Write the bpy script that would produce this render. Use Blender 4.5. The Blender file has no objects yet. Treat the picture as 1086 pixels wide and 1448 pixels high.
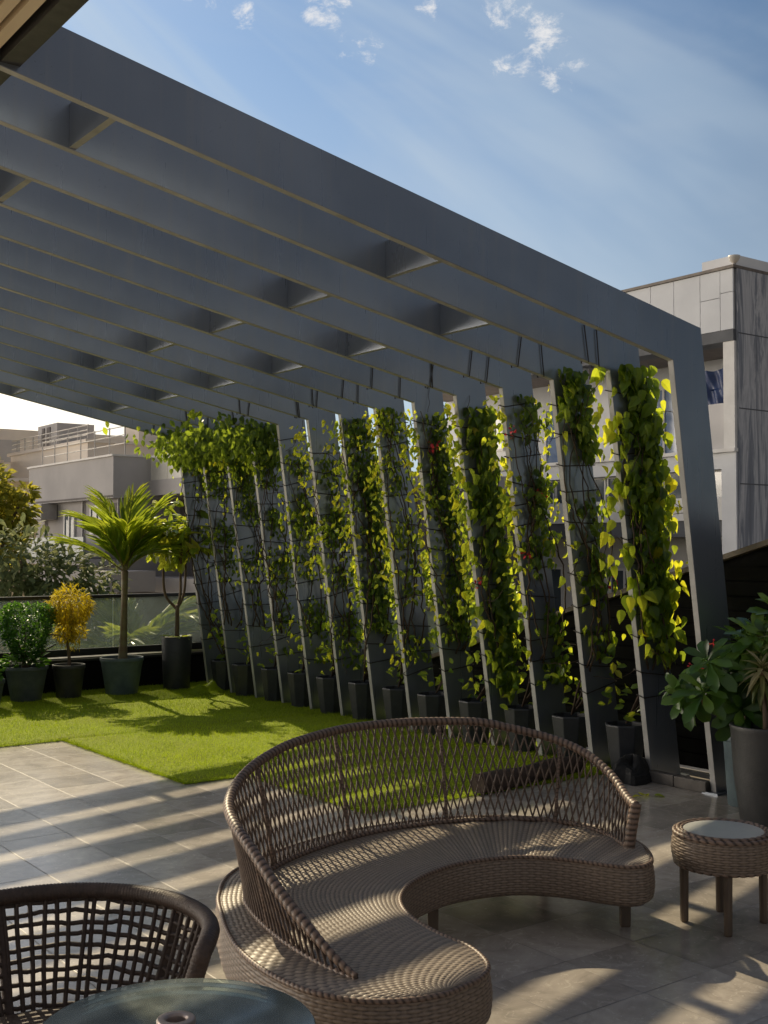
import bpy, math
import numpy as np
from mathutils import Vector

R = math.radians
sc = bpy.context.scene
COL = sc.collection
rng = np.random.default_rng(7)

# ------------------------------------------------------------------ camera / light
F, CXP, CYP, HYP, EYE = 1640.0, 543.0, 724.0, 775.0, 1.8
YAW = R(36.6)
PITCH = math.atan((HYP - CYP) / F)
cd = bpy.data.cameras.new('camera')
cd.sensor_fit = 'VERTICAL'; cd.sensor_height = 36.0; cd.lens = F / 1448.0 * 36.0
cd.clip_start = 0.05; cd.clip_end = 3000
cam = bpy.data.objects.new('camera', cd); COL.objects.link(cam)
cam.location = (0, 0, EYE)
cam.rotation_euler = (R(90) + PITCH, 0, -YAW)
sc.camera = cam

SUN_AZ, SUN_EL = R(8.0), R(35.0)        # azimuth from +Y towards +X
sdir = Vector((math.sin(SUN_AZ) * math.cos(SUN_EL), math.cos(SUN_AZ) * math.cos(SUN_EL), math.sin(SUN_EL)))
ld = bpy.data.lights.new('sun', 'SUN'); ld.energy = 5.0; ld.angle = R(0.5); ld.color = (1.0, 0.84, 0.56)
sun = bpy.data.objects.new('sun', ld); COL.objects.link(sun)
sun.rotation_euler = sdir.to_track_quat('Z', 'Y').to_euler()
sun.location = (3, 20, 15)

sc.view_settings.view_transform = 'Standard'; sc.view_settings.look = 'None'
sc.view_settings.exposure = 0.0; sc.view_settings.gamma = 1.0
sc.cycles.max_bounces = 7; sc.cycles.transparent_max_bounces = 12
sc.cycles.diffuse_bounces = 4; sc.cycles.glossy_bounces = 3; sc.cycles.transmission_bounces = 6
sc.cycles.caustics_reflective = False; sc.cycles.caustics_refractive = False
sc.cycles.use_denoising = True

# ------------------------------------------------------------------ node helpers
class NT:
    def __init__(s, tree): s.t = tree; s.n = tree.nodes; s.l = tree.links
    def add(s, typ, **kw):
        nd = s.n.new(typ)
        for k, v in kw.items(): setattr(nd, k, v)
        return nd
    def val(s, sock, v):
        if isinstance(v, bpy.types.NodeSocket): s.l.new(v, sock)
        else: sock.default_value = v
    def math(s, op, a, b=None, c=None, clamp=False):
        nd = s.n.new('ShaderNodeMath'); nd.operation = op; nd.use_clamp = clamp
        s.val(nd.inputs[0], a)
        if b is not None: s.val(nd.inputs[1], b)
        if c is not None: s.val(nd.inputs[2], c)
        return nd.outputs[0]
    def mix(s, f, a, b, mode='MIX'):
        nd = s.n.new('ShaderNodeMix'); nd.data_type = 'RGBA'; nd.blend_type = mode
        s.val(nd.inputs[0], f); s.val(nd.inputs[6], col4(a)); s.val(nd.inputs[7], col4(b))
        return nd.outputs[2]
    def ramp(s, f, stops):
        nd = s.n.new('ShaderNodeValToRGB'); e = nd.color_ramp.elements
        while len(e) > 1: e.remove(e[-1])
        e[0].position = stops[0][0]; e[0].color = col4(stops[0][1])
        for p, c in stops[1:]:
            x = e.new(p); x.color = col4(c)
        s.val(nd.inputs[0], f)
        return nd.outputs[0]
    def noise(s, vec, scale, detail=3.0, rough=0.55, dist=0.0):
        nd = s.n.new('ShaderNodeTexNoise')
        nd.inputs['Scale'].default_value = scale; nd.inputs['Detail'].default_value = detail
        nd.inputs['Roughness'].default_value = rough; nd.inputs['Distortion'].default_value = dist
        if vec is not None: s.l.new(vec, nd.inputs['Vector'])
        return nd.outputs[0]
    def smooth(s, f, a, b):
        nd = s.n.new('ShaderNodeMapRange'); nd.interpolation_type = 'SMOOTHSTEP'
        s.val(nd.inputs[0], f); nd.inputs[1].default_value = a; nd.inputs[2].default_value = b
        return nd.outputs[0]
    def scalevec(s, vec, sx, sy, sz):
        nd = s.n.new('ShaderNodeMapping'); nd.inputs['Scale'].default_value = (sx, sy, sz)
        s.l.new(vec, nd.inputs['Vector']); return nd.outputs[0]
    def bump(s, h, strength=0.3, dist=0.01):
        nd = s.n.new('ShaderNodeBump'); nd.inputs['Strength'].default_value = strength
        nd.inputs['Distance'].default_value = dist; s.l.new(h, nd.inputs['Height']); return nd.outputs[0]

def col4(c):
    if isinstance(c, (tuple, list)) and len(c) == 3: return (c[0], c[1], c[2], 1.0)
    return c

def new_mat(name):
    m = bpy.data.materials.new(name); m.use_nodes = True
    nt = NT(m.node_tree)
    b = m.node_tree.nodes['Principled BSDF']
    return m, nt, b

def pos(nt):
    return nt.add('ShaderNodeNewGeometry').outputs['Position']

def surf(name, c1, c2=None, scale=3.0, rough=0.6, bump=0.1, bscale=40.0, metal=0.0, spec=0.5, detail=5.0, stretch=(1, 1, 1)):
    m, nt, b = new_mat(name)
    p = nt.scalevec(pos(nt), *stretch)
    if c2 is None: c2 = tuple(x * 0.75 for x in c1)
    n = nt.noise(p, scale, detail, 0.6)
    n = nt.smooth(n, 0.3, 0.7)
    nt.l.new(nt.mix(n, c1, c2), b.inputs['Base Color'])
    b.inputs['Roughness'].default_value = rough; b.inputs['Metallic'].default_value = metal
    b.inputs['Specular IOR Level'].default_value = spec
    if bump > 0:
        nt.l.new(nt.bump(nt.noise(p, bscale, 3.0), bump, 0.01), b.inputs['Normal'])
    r = nt.noise(p, scale * 2.3, 4.0)
    nt.l.new(nt.math('MULTIPLY_ADD', r, 0.3, rough - 0.15), b.inputs['Roughness'])
    return m

def leafmat(name, stops, trans, tw=0.45, rough=0.4, spec=0.4):
    """foliage: base colour from the per-leaf 'tint' attribute, plus light through the blade"""
    m, nt, b = new_mat(name)
    a = nt.add('ShaderNodeAttribute', attribute_name='tint').outputs['Fac']
    c = nt.ramp(a, stops)
    nz = nt.noise(pos(nt), 9.0, 2.0)
    c = nt.mix(nt.math('MULTIPLY', nz, 0.5), c, (0.02, 0.03, 0.008))
    nt.l.new(c, b.inputs['Base Color'])
    b.inputs['Roughness'].default_value = rough; b.inputs['Specular IOR Level'].default_value = spec
    tr = nt.add('ShaderNodeBsdfTranslucent')
    tc = nt.mix(nt.math('MULTIPLY_ADD', a, .5, .15), nt.ramp(a, stops), trans)
    nt.l.new(tc, tr.inputs['Color'])
    mx = nt.add('ShaderNodeMixShader'); mx.inputs[0].default_value = tw
    nt.l.new(b.outputs[0], mx.inputs[1]); nt.l.new(tr.outputs[0], mx.inputs[2])
    nt.l.new(mx.outputs[0], nt.n['Material Output'].inputs['Surface'])
    return m

# ------------------------------------------------------------------ materials
M = {}
def make_steel():
    m, nt, b = new_mat('steel')
    p = pos(nt)
    n1 = nt.noise(p, 0.7, 4.0, .55); st = nt.noise(nt.scalevec(p, 14, 2, 0.5), 1.0, 5.0, .65); sp = nt.noise(p, 55, 3.0, .7)
    c = nt.mix(nt.smooth(n1, .35, .65), (0.21, 0.24, 0.29), (0.275, 0.305, 0.355))
    c = nt.mix(nt.math('MULTIPLY', nt.smooth(st, .5, .75), .35), c, (0.31, 0.315, 0.32))
    c = nt.mix(nt.math('MULTIPLY', nt.smooth(sp, .66, .74), .4), c, (0.09, 0.09, 0.09))
    nt.l.new(c, b.inputs['Base Color']); b.inputs['Metallic'].default_value = .62
    r = nt.math('MULTIPLY_ADD', st, .2, .2); nt.l.new(r, b.inputs['Roughness'])
    nt.l.new(nt.bump(nt.noise(p, 3.0, 2.0), .04, .02), b.inputs['Normal'])
    return m
M['steel'] = make_steel()
M['edge'] = surf('edge', (0.44, 0.435, 0.42), (0.3, 0.3, 0.29), 4.0, 0.42, 0.05, 30)  # paler than the steel faces, painting reflected light onto the edges
M['slat'] = surf('slat', (0.85, 0.7, 0.5), (0.75, 0.6, 0.42), 6, 0.55, 0.1, 60, stretch=(1, .08, 1))
M['dark_trim'] = surf('dark_trim', (0.03, 0.028, 0.027), None, 5, 0.5)
M['black_wall'] = surf('black_wall', (0.006, 0.006, 0.007), (0.003, 0.003, 0.0035), 4, 0.75, 0.2, 20, spec=0.15)
M['coping'] = surf('coping', (0.2, 0.16, 0.125), (0.11, 0.085, 0.07), 6, 0.5, 0.2, 50)
M['rail'] = surf('rail', (0.02, 0.02, 0.022), None, 5, 0.35)
M['pot_dark'] = surf('pot_dark', (0.028, 0.031, 0.037), (0.018, 0.02, 0.025), 9, 0.5, 0.15, 60)
M['pot_grey'] = surf('pot_grey', (0.1, 0.115, 0.13), (0.06, 0.075, 0.088), 7, 0.5, 0.15, 60)
M['pot_teal'] = surf('pot_teal', (0.1, 0.14, 0.155), (0.065, 0.095, 0.11), 7, 0.5, 0.15, 60)
M['pot_big'] = surf('pot_big', (0.042, 0.043, 0.044), (0.026, 0.027, 0.028), 6, 0.5, 0.2, 70)
M['soil'] = surf('soil', (0.05, 0.035, 0.022), (0.025, 0.018, 0.012), 30, 0.95, 0.8, 90)
M['bark'] = surf('bark', (0.16, 0.11, 0.07), (0.08, 0.055, 0.035), 12, 0.8, 0.6, 60, stretch=(1, 1, .3))
M['palm_trunk'] = surf('palm_trunk', (0.16, 0.15, 0.07), (0.13, 0.085, 0.045), 5, 0.6, 0.4, 40, stretch=(.3, .3, 3))
M['vine_stem'] = surf('vine_stem', (0.075, 0.045, 0.026), (0.04, 0.025, 0.015), 20, 0.8, 0.4, 80)
M['wire'] = surf('wire', (0.03, 0.022, 0.018), None, 20, 0.7)
M['stone_kerb'] = surf('stone_kerb', (0.15, 0.135, 0.12), (0.09, 0.082, 0.075), 8, 0.7, 0.3, 50)
M['rock'] = surf('rock', (0.02, 0.02, 0.021), (0.01, 0.01, 0.011), 8, 0.8, 0.5, 30)
M['concrete'] = surf('concrete', (0.8, 0.81, 0.84), (0.7, 0.71, 0.74), 1.1, 0.8, 0.15, 20)
M['concrete_dim'] = surf('concrete_dim', (0.7, 0.67, 0.66), (0.58, 0.56, 0.55), 0.9, 0.85, 0.15, 20)
M['joint'] = surf('joint', (0.2, 0.18, 0.17), None, 4, 0.9)
M['white_trim'] = surf('white_trim', (0.8, 0.78, 0.76), (0.7, 0.68, 0.66), 3, 0.6)
M['slab_grey'] = surf('slab_grey', (0.12, 0.125, 0.14), (0.085, 0.09, 0.1), 2, 0.7)
M['soffit'] = surf('soffit', (0.2, 0.17, 0.155), (0.15, 0.13, 0.12), 2, 0.9)
M['tarp'] = surf('tarp', (0.03, 0.06, 0.17), (0.018, 0.035, 0.11), 3, 0.45, 0.8, 9)
M['dish'] = surf('dish', (0.75, 0.72, 0.68), None, 6, 0.5)
M['haze_grey'] = surf('haze_grey', (0.5, 0.48, 0.48), (0.41, 0.395, 0.4), 0.7, 0.9, 0.1, 10)  # haze colours: far surfaces lightened to paint in the hazy air
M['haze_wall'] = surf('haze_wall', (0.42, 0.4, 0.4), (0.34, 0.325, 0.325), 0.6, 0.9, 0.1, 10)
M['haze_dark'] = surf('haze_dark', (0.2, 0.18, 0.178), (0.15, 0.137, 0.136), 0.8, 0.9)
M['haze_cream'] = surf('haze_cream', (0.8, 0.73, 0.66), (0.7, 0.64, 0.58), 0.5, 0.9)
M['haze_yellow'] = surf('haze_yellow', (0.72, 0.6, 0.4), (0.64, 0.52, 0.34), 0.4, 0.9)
M['metal_grey'] = surf('metal_grey', (0.4, 0.38, 0.37), None, 6, 0.5)
M['ac'] = surf('ac', (0.4, 0.38, 0.37), (0.33, 0.31, 0.3), 5, 0.6)
M['brass'] = surf('brass', (0.6, 0.42, 0.15), None, 20, 0.35, metal=0.9)
M['collar'] = surf('collar', (0.42, 0.33, 0.28), (0.34, 0.26, 0.22), 30, 0.35, 0.05, metal=0.4)
M['hole'] = surf('hole', (0.01, 0.01, 0.01), None, 10, 0.9)
M['wood_leg'] = surf('wood_leg', (0.15, 0.105, 0.07), (0.09, 0.062, 0.042), 10, 0.55, 0.3, 70, stretch=(1, 1, .2))
M['rope'] = surf('rope', (0.085, 0.055, 0.04), (0.055, 0.035, 0.025), 40, 0.6, 0.3, 160)
M['log_bark'] = surf('log_bark', (0.07, 0.045, 0.032), (0.035, 0.022, 0.016), 9, 0.85, 0.7, 50, stretch=(.3, 1, 1))
M['red'] = surf('red', (0.65, 0.03, 0.03), (0.5, 0.02, 0.06), 20, 0.5)
M['dry'] = surf('dry', (0.35, 0.22, 0.12), (0.2, 0.12, 0.06), 30, 0.8)
M['earth'] = surf('earth', (0.28, 0.25, 0.22), (0.18, 0.17, 0.14), 0.05, 0.95, 0.0)
M['slab_side'] = surf('slab_side', (0.2, 0.19, 0.18), None, 1, 0.9)

def glass_mat(name, tint, rough, alpha, gloss=0.25):
    """flat pane: partly clear, partly milky with a sky reflection"""
    m, nt, b = new_mat(name)
    b.inputs['Base Color'].default_value = col4(tint); b.inputs['Roughness'].default_value = rough
    b.inputs['Specular IOR Level'].default_value = 0.8
    t = nt.add('ShaderNodeBsdfTransparent'); t.inputs[0].default_value = col4(tuple(min(1, 0.75 + x * .25) for x in tint))
    fr = nt.add('ShaderNodeFresnel'); fr.inputs[0].default_value = 1.5
    n = nt.noise(nt.scalevec(pos(nt), 1, 1, 1), 2.2, 5.0, 0.65)
    f = nt.math('ADD', nt.math('MULTIPLY', nt.smooth(n, 0.35, 0.7), 0.18), alpha)
    f = nt.math('ADD', f, nt.math('MULTIPLY', fr.outputs[0], gloss), clamp=True)
    mx = nt.add('ShaderNodeMixShader'); nt.l.new(f, mx.inputs[0])
    nt.l.new(t.outputs[0], mx.inputs[1]); nt.l.new(b.outputs[0], mx.inputs[2])
    nt.l.new(mx.outputs[0], nt.n['Material Output'].inputs['Surface'])
    return m
M['rail_glass'] = glass_mat('rail_glass', (0.5, 0.56, 0.57), 0.1, 0.2, 0.7)
M['frost_glass'] = glass_mat('frost_glass', (0.8, 0.78, 0.72), 0.4, 0.72, 0.3)
M['balcony_glass'] = glass_mat('balcony_glass', (0.3, 0.36, 0.38), 0.2, 0.75, 0.3)
M['window_glass'] = surf('window_glass', (0.1, 0.13, 0.15), (0.06, 0.08, 0.1), 1.2, 0.12, 0.0, spec=1.0)
M['blue_glass'] = surf('blue_glass', (0.12, 0.2, 0.38), (0.2, 0.28, 0.42), 1.6, 0.15, 0.0, spec=1.0)

def make_table_glass():
    m, nt, b = new_mat('table_glass')
    nt.n.remove(b); g = nt.add('ShaderNodeBsdfGlossy'); g.inputs['Color'].default_value = (.95, 1, .98, 1); g.inputs['Roughness'].default_value = .07
    d = nt.add('ShaderNodeBsdfDiffuse')
    nz = nt.noise(nt.scalevec(pos(nt), 1, 1, 1), 9.0, 5.0, .65)
    nt.l.new(nt.mix(nz, (.45, .55, .5), (.72, .78, .72)), d.inputs['Color'])
    t = nt.add('ShaderNodeBsdfTransparent'); t.inputs[0].default_value = (0.84, 0.9, 0.86, 1)
    fr = nt.add('ShaderNodeFresnel'); fr.inputs[0].default_value = 1.5
    m1 = nt.add('ShaderNodeMixShader'); nt.val(m1.inputs[0], nt.math('MULTIPLY_ADD', nt.smooth(nz, .35, .7), .16, .12)); nt.l.new(t.outputs[0], m1.inputs[1]); nt.l.new(d.outputs[0], m1.inputs[2])
    m2 = nt.add('ShaderNodeMixShader'); nt.val(m2.inputs[0], nt.math('MULTIPLY_ADD', fr.outputs[0], 1.2, .03, clamp=True)); nt.l.new(m1.outputs[0], m2.inputs[1]); nt.l.new(g.outputs[0], m2.inputs[2])
    nt.l.new(m2.outputs[0], nt.n['Material Output'].inputs['Surface'])
    return m
M['table_glass'] = make_table_glass()
M['milk_glass'] = surf('milk_glass', (0.62, 0.62, 0.6), (0.55, 0.55, 0.54), 5, 0.1, 0.0, spec=0.8)

def make_cladding():
    m, nt, b = new_mat('streaked_cladding')
    p = pos(nt)
    n1 = nt.noise(nt.scalevec(p, 2.2, 2.2, 0.22), 1.6, 7.0, 0.65, 1.2)
    n2 = nt.noise(nt.scalevec(p, 5.0, 5.0, 0.3), 2.5, 6.0, 0.7, 0.5)
    c = nt.ramp(n1, [(0.3, (0.12, 0.13, 0.16)), (0.48, (0.24, 0.255, 0.3)), (0.55, (0.55, 0.55, 0.58)), (0.66, (0.28, 0.29, 0.335))])
    c = nt.mix(nt.math('MULTIPLY', nt.smooth(n2, 0.5, 0.72), 0.6), c, (0.62, 0.6, 0.62))
    nt.l.new(c, b.inputs['Base Color']); b.inputs['Roughness'].default_value = 0.75
    return m
M['cladding'] = make_cladding()

def make_floor():
    m, nt, b = new_mat('stone_tiles')
    p = pos(nt)
    sx = nt.add('ShaderNodeSeparateXYZ'); nt.l.new(p, sx.inputs[0])
    T = 0.44
    u = nt.math('DIVIDE', nt.math('SUBTRACT', sx.outputs[0], 3.68 - 40 * T), T)
    v = nt.math('DIVIDE', nt.math('SUBTRACT', sx.outputs[1], 8.47 - 40 * T), T)
    wob = nt.math('MULTIPLY', nt.math('SUBTRACT', nt.noise(p, 7.0, 3.0), .5), .012); u = nt.math('ADD', u, wob); v = nt.math('ADD', v, wob)
    fu = nt.math('FRACT', u); fv = nt.math('FRACT', v)
    du = nt.math('SUBTRACT', 0.5, nt.math('ABSOLUTE', nt.math('SUBTRACT', fu, 0.5)))
    dv = nt.math('SUBTRACT', 0.5, nt.math('ABSOLUTE', nt.math('SUBTRACT', fv, 0.5)))
    dm = nt.math('MINIMUM', du, dv)
    joint = nt.math('SUBTRACT', 1.0, nt.smooth(dm, 0.004, 0.010))
    cell = nt.add('ShaderNodeCombineXYZ')
    nt.l.new(nt.math('FLOOR', u), cell.inputs[0]); nt.l.new(nt.math('FLOOR', v), cell.inputs[1])
    wn = nt.add('ShaderNodeTexWhiteNoise', noise_dimensions='3D'); nt.l.new(cell.outputs[0], wn.inputs['Vector'])
    off = nt.add('ShaderNodeVectorMath', operation='MULTIPLY_ADD')
    nt.l.new(wn.outputs['Color'], off.inputs[0]); off.inputs[1].default_value = (7, 7, 7); nt.l.new(p, off.inputs[2])
    n1 = nt.noise(off.outputs[0], 3.0, 8.0, 0.62, 1.6)
    n2 = nt.noise(off.outputs[0], 9.0, 6.0, 0.7, 2.5)
    n3 = nt.noise(p, 0.8, 5.0, 0.6, 0.4)
    c = nt.ramp(n1, [(0.28, (0.28, 0.25, 0.22)), (0.5, (0.43, 0.385, 0.34)), (0.72, (0.54, 0.49, 0.43))])
    c = nt.mix(nt.math('MULTIPLY', nt.smooth(n2, 0.56, 0.64), 0.35), c, (0.76, 0.69, 0.6))
    tone = nt.math('MULTIPLY_ADD', wn.outputs['Value'], 0.42, 0.78)
    tn = nt.add('ShaderNodeVectorMath', operation='SCALE'); nt.l.new(c, tn.inputs[0]); nt.l.new(tone, tn.inputs['Scale'])
    c = nt.mix(nt.math('MULTIPLY', nt.smooth(n3, 0.52, 0.7), 0.35), tn.outputs[0], (0.2, 0.175, 0.15))
    c = nt.mix(nt.math('MULTIPLY', joint, nt.math('MULTIPLY_ADD', nt.smooth(nt.noise(p, 2.7, 4.0), .35, .65), 0.6, 0.35)), c, (0.12, 0.1, 0.08))
    nt.l.new(c, b.inputs['Base Color'])
    r = nt.math('MULTIPLY_ADD', n3, 0.34, 0.06)
    r = nt.math('ADD', r, nt.math('MULTIPLY', joint, 0.4))
    drip = nt.smooth(nt.noise(p, 26, 4.0, .75), .64, .72)
    r = nt.math('ADD', r, nt.math('MULTIPLY', drip, .25))
    nt.l.new(r, b.inputs['Roughness']); b.inputs['Specular IOR Level'].default_value = 0.75
    h = nt.math('SUBTRACT', nt.math('MULTIPLY', n1, 0.25), joint)
    nt.l.new(nt.bump(h, 0.25, 0.004), b.inputs['Normal'])
    return m
M['floor'] = make_floor()

def make_turf():
    m, nt, b = new_mat('turf')
    p = pos(nt)
    n = nt.noise(p, 45, 4.0, 0.7); n2 = nt.noise(p, 1.2, 4.0)
    c = nt.ramp(n, [(0.3, (0.12, 0.18, 0.006)), (0.7, (0.4, 0.48, 0.02))])
    c = nt.mix(nt.math('MULTIPLY', nt.smooth(n2, 0.4, 0.7), 0.4), c, (0.19, 0.2, 0.015))
    nt.l.new(c, b.inputs['Base Color']); b.inputs['Roughness'].default_value = 0.85
    b.inputs['Specular IOR Level'].default_value = 0.15
    nt.l.new(nt.bump(n, 0.9, 0.02), b.inputs['Normal'])
    return m
M['turf'] = make_turf()

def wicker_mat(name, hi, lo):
    """woven strands: the 'tint' attribute holds the height of the weave, so shade in the gaps is painted in dark"""
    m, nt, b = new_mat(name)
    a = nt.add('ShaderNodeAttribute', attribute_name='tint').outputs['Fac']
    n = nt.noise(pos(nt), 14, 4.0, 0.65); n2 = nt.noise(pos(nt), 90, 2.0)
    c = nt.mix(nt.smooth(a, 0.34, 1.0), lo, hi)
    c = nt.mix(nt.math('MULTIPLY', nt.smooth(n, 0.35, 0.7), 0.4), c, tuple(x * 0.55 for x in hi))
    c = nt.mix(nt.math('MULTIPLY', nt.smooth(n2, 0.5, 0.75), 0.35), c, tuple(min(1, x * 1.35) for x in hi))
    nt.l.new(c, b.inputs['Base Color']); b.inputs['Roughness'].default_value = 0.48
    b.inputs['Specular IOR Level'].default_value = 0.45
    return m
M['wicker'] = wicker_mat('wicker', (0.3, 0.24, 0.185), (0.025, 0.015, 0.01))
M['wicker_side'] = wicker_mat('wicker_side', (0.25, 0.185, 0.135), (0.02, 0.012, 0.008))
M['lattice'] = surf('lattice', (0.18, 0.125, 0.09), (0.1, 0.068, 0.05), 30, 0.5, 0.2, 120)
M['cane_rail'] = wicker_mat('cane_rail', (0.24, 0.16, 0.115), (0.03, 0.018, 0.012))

G = lambda a, b_, c, d: [(0.0, a), (0.35, b_), (0.7, c), (1.0, d)]
M['vine_leaf'] = leafmat('vine_leaf', G((0.045, 0.11, 0.018), (0.11, 0.235, 0.028), (0.3, 0.44, 0.035), (0.85, 0.68, 0.03)), (0.95, 1.0, 0.05), 0.6, 0.32, 0.55)
M['dark_leaf'] = leafmat('dark_leaf', G((0.02, 0.075, 0.01), (0.04, 0.14, 0.016), (0.08, 0.21, 0.025), (0.14, 0.29, 0.04)), (0.3, 0.6, 0.04), 0.4, 0.35)
M['gold_leaf'] = leafmat('gold_leaf', G((0.2, 0.16, 0.01), (0.45, 0.34, 0.015), (0.68, 0.52, 0.02), (0.8, 0.64, 0.04)), (1.0, 0.8, 0.03), 0.5, 0.5)
M['palm_leaf'] = leafmat('palm_leaf', G((0.04, 0.11, 0.012), (0.085, 0.19, 0.018), (0.2, 0.32, 0.025), (0.45, 0.42, 0.05)), (0.75, 0.8, 0.05), 0.5, 0.33)
M['gloss_leaf'] = leafmat('gloss_leaf', G((0.02, 0.06, 0.012), (0.045, 0.12, 0.02), (0.1, 0.2, 0.035), (0.2, 0.3, 0.06)), (0.4, 0.6, 0.06), 0.25, 0.28, 0.5)
M['pale_leaf'] = leafmat('pale_leaf', G((0.05, 0.09, 0.02), (0.14, 0.18, 0.05), (0.3, 0.29, 0.12), (0.5, 0.42, 0.26)), (0.5, 0.5, 0.15), 0.3, 0.4)
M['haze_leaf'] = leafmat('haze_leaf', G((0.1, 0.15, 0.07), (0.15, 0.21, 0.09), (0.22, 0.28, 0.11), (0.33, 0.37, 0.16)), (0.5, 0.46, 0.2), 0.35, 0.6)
M['sun_leaf'] = leafmat('sun_leaf', G((0.13, 0.17, 0.03), (0.25, 0.3, 0.04), (0.42, 0.44, 0.05), (0.6, 0.56, 0.08)), (0.8, 0.62, 0.08), 0.5, 0.6)
M['blade'] = leafmat('blade', G((0.12, 0.2, 0.006), (0.3, 0.4, 0.014), (0.44, 0.58, 0.02), (0.6, 0.66, 0.03)), (0.8, 0.98, 0.03), 0.35, 0.6, 0.2)

# ------------------------------------------------------------------ mesh builder
class MB:
    def __init__(s): s.v = []; s.n = 0; s.f = []; s.m = []; s.t = []; s.has_t = False
    def add(s, v, f, mat=0, tint=None):
        v = np.asarray(v, float).reshape(-1, 3)
        s.v.append(v)
        o = s.n
        if isinstance(f, np.ndarray): f = (f + o)
        else: f = [tuple(i + o for i in q) for q in f]
        s.f.append(f); s.m.append(mat)
        if tint is None: s.t.append(np.zeros(len(v)))
        else: s.t.append(np.broadcast_to(np.asarray(tint, float), (len(v),))); s.has_t = True
        s.n += len(v)
        return s
    def box(s, x0, x1, y0, y1, z0, z1, mat=0):
        v = [(x0, y0, z0), (x1, y0, z0), (x1, y1, z0), (x0, y1, z0), (x0, y0, z1), (x1, y0, z1), (x1, y1, z1), (x0, y1, z1)]
        return s.add(v, [(0, 3, 2, 1), (4, 5, 6, 7), (0, 1, 5, 4), (1, 2, 6, 5), (2, 3, 7, 6), (3, 0, 4, 7)], mat)
    def tube(s, pts, r, n=8, closed=False, mat=0, tint=None, cap=True):
        P = np.asarray(pts, float); k = len(P)
        r = np.broadcast_to(np.asarray(r, float), (k,))
        if closed: T = np.roll(P, -1, 0) - np.roll(P, 1, 0)
        else: T = np.gradient(P, axis=0)
        T /= np.linalg.norm(T, axis=1)[:, None] + 1e-12
        up = np.array([0, 0, 1.0]) if abs(T[0, 2]) < 0.9 else np.array([1.0, 0, 0])
        A = np.empty_like(P); a = np.cross(T[0], up); a /= np.linalg.norm(a)
        for i in range(k):
            a = a - T[i] * (a @ T[i]); a /= np.linalg.norm(a) + 1e-12; A[i] = a
        B = np.cross(T, A)
        th = np.arange(n) * 2 * np.pi / n
        V = P[:, None] + r[:, None, None] * (np.cos(th)[None, :, None] * A[:, None] + np.sin(th)[None, :, None] * B[:, None])
        V = V.reshape(-1, 3)
        kk = k if closed else k - 1
        i = np.repeat(np.arange(kk), n); j = np.tile(np.arange(n), kk); i2 = (i + 1) % k; j2 = (j + 1) % n
        f = np.stack([i * n + j, i * n + j2, i2 * n + j2, i2 * n + j], 1)
        s.add(V, f, mat, tint)
        if cap and not closed:
            s.f.append([tuple(range(s.n - len(V) + n - 1, s.n - len(V) - 1, -1)), tuple(range(s.n - n, s.n))]); s.m.append(mat)
        return s
    def lathe(s, prof, c=(0, 0, 0), n=32, mat=0, phase=0.0, tint=None):
        """prof: list of (radius, z) from the bottom up"""
        k = len(prof); th = np.arange(n) * 2 * np.pi / n + phase
        V = np.array([[(c[0] + r * math.cos(t), c[1] + r * math.sin(t), c[2] + z) for t in th] for r, z in prof]).reshape(-1, 3)
        i = np.repeat(np.arange(k - 1), n); j = np.tile(np.arange(n), k - 1); j2 = (j + 1) % n
        s.add(V, np.stack([i * n + j, i * n + j2, (i + 1) * n + j2, (i + 1) * n + j], 1), mat, tint)
        return s
    def disc(s, c, r, n=32, mat=0, phase=0.0):
        th = np.arange(n) * 2 * np.pi / n + phase
        V = [(c[0] + r * math.cos(t), c[1] + r * math.sin(t), c[2]) for t in th]
        return s.add(V, [tuple(range(n))], mat)
    def grid(s, V, mat=0, tint=None, closed=False):
        V = np.asarray(V, float); a, b = V.shape[:2]
        aa = a if closed else a - 1
        i = np.repeat(np.arange(aa), b - 1); j = np.tile(np.arange(b - 1), aa); i2 = (i + 1) % a
        f = np.stack([i * b + j, i2 * b + j, i2 * b + j + 1, i * b + j + 1], 1)
        return s.add(V.reshape(-1, 3), f, mat, None if tint is None else np.asarray(tint).reshape(-1))
    def prism(s, poly, axis, a, b, mat=0, side=None):
        """poly in the two other axes (in order), extruded along axis from a to b"""
        n = len(poly); V = []
        for q in (a, b):
            for p in poly:
                V.append({'x': (q, p[0], p[1]), 'y': (p[0], q, p[1]), 'z': (p[0], p[1], q)}[axis])
        s.add(V, [tuple(range(n - 1, -1, -1)), tuple(range(n, 2 * n))], mat)
        o = s.n - 2 * n
        s.f.append([(o + i, o + (i + 1) % n, o + n + (i + 1) % n, o + n + i) for i in range(n)]); s.m.append(mat if side is None else side)
        return s
    def build(s, name, mats, parent=None, smooth=False, bevel=0.0):
        me = bpy.data.meshes.new(name)
        V = np.concatenate(s.v)
        if parent is not None: V = V - np.array(ROOT[parent.name])
        loops = []; starts = []; tot = []; mi = []; cur = 0
        for f, m in zip(s.f, s.m):
            if isinstance(f, np.ndarray):
                k = f.shape[1]; loops.append(f.reshape(-1)); c = len(f)
                starts.append(cur + np.arange(c) * k); tot.append(np.full(c, k)); mi.append(np.full(c, m)); cur += c * k
            else:
                for q in f:
                    loops.append(np.array(q)); starts.append([cur]); tot.append([len(q)]); mi.append([m]); cur += len(q)
        L = np.concatenate(loops).astype(np.int32); S = np.concatenate(starts).astype(np.int32)
        me.vertices.add(len(V)); me.vertices.foreach_set('co', V.astype(np.float32).reshape(-1))
        me.loops.add(len(L)); me.loops.foreach_set('vertex_index', L)
        me.polygons.add(len(S)); me.polygons.foreach_set('loop_start', S)
        me.polygons.foreach_set('material_index', np.concatenate(mi).astype(np.int32))
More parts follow.
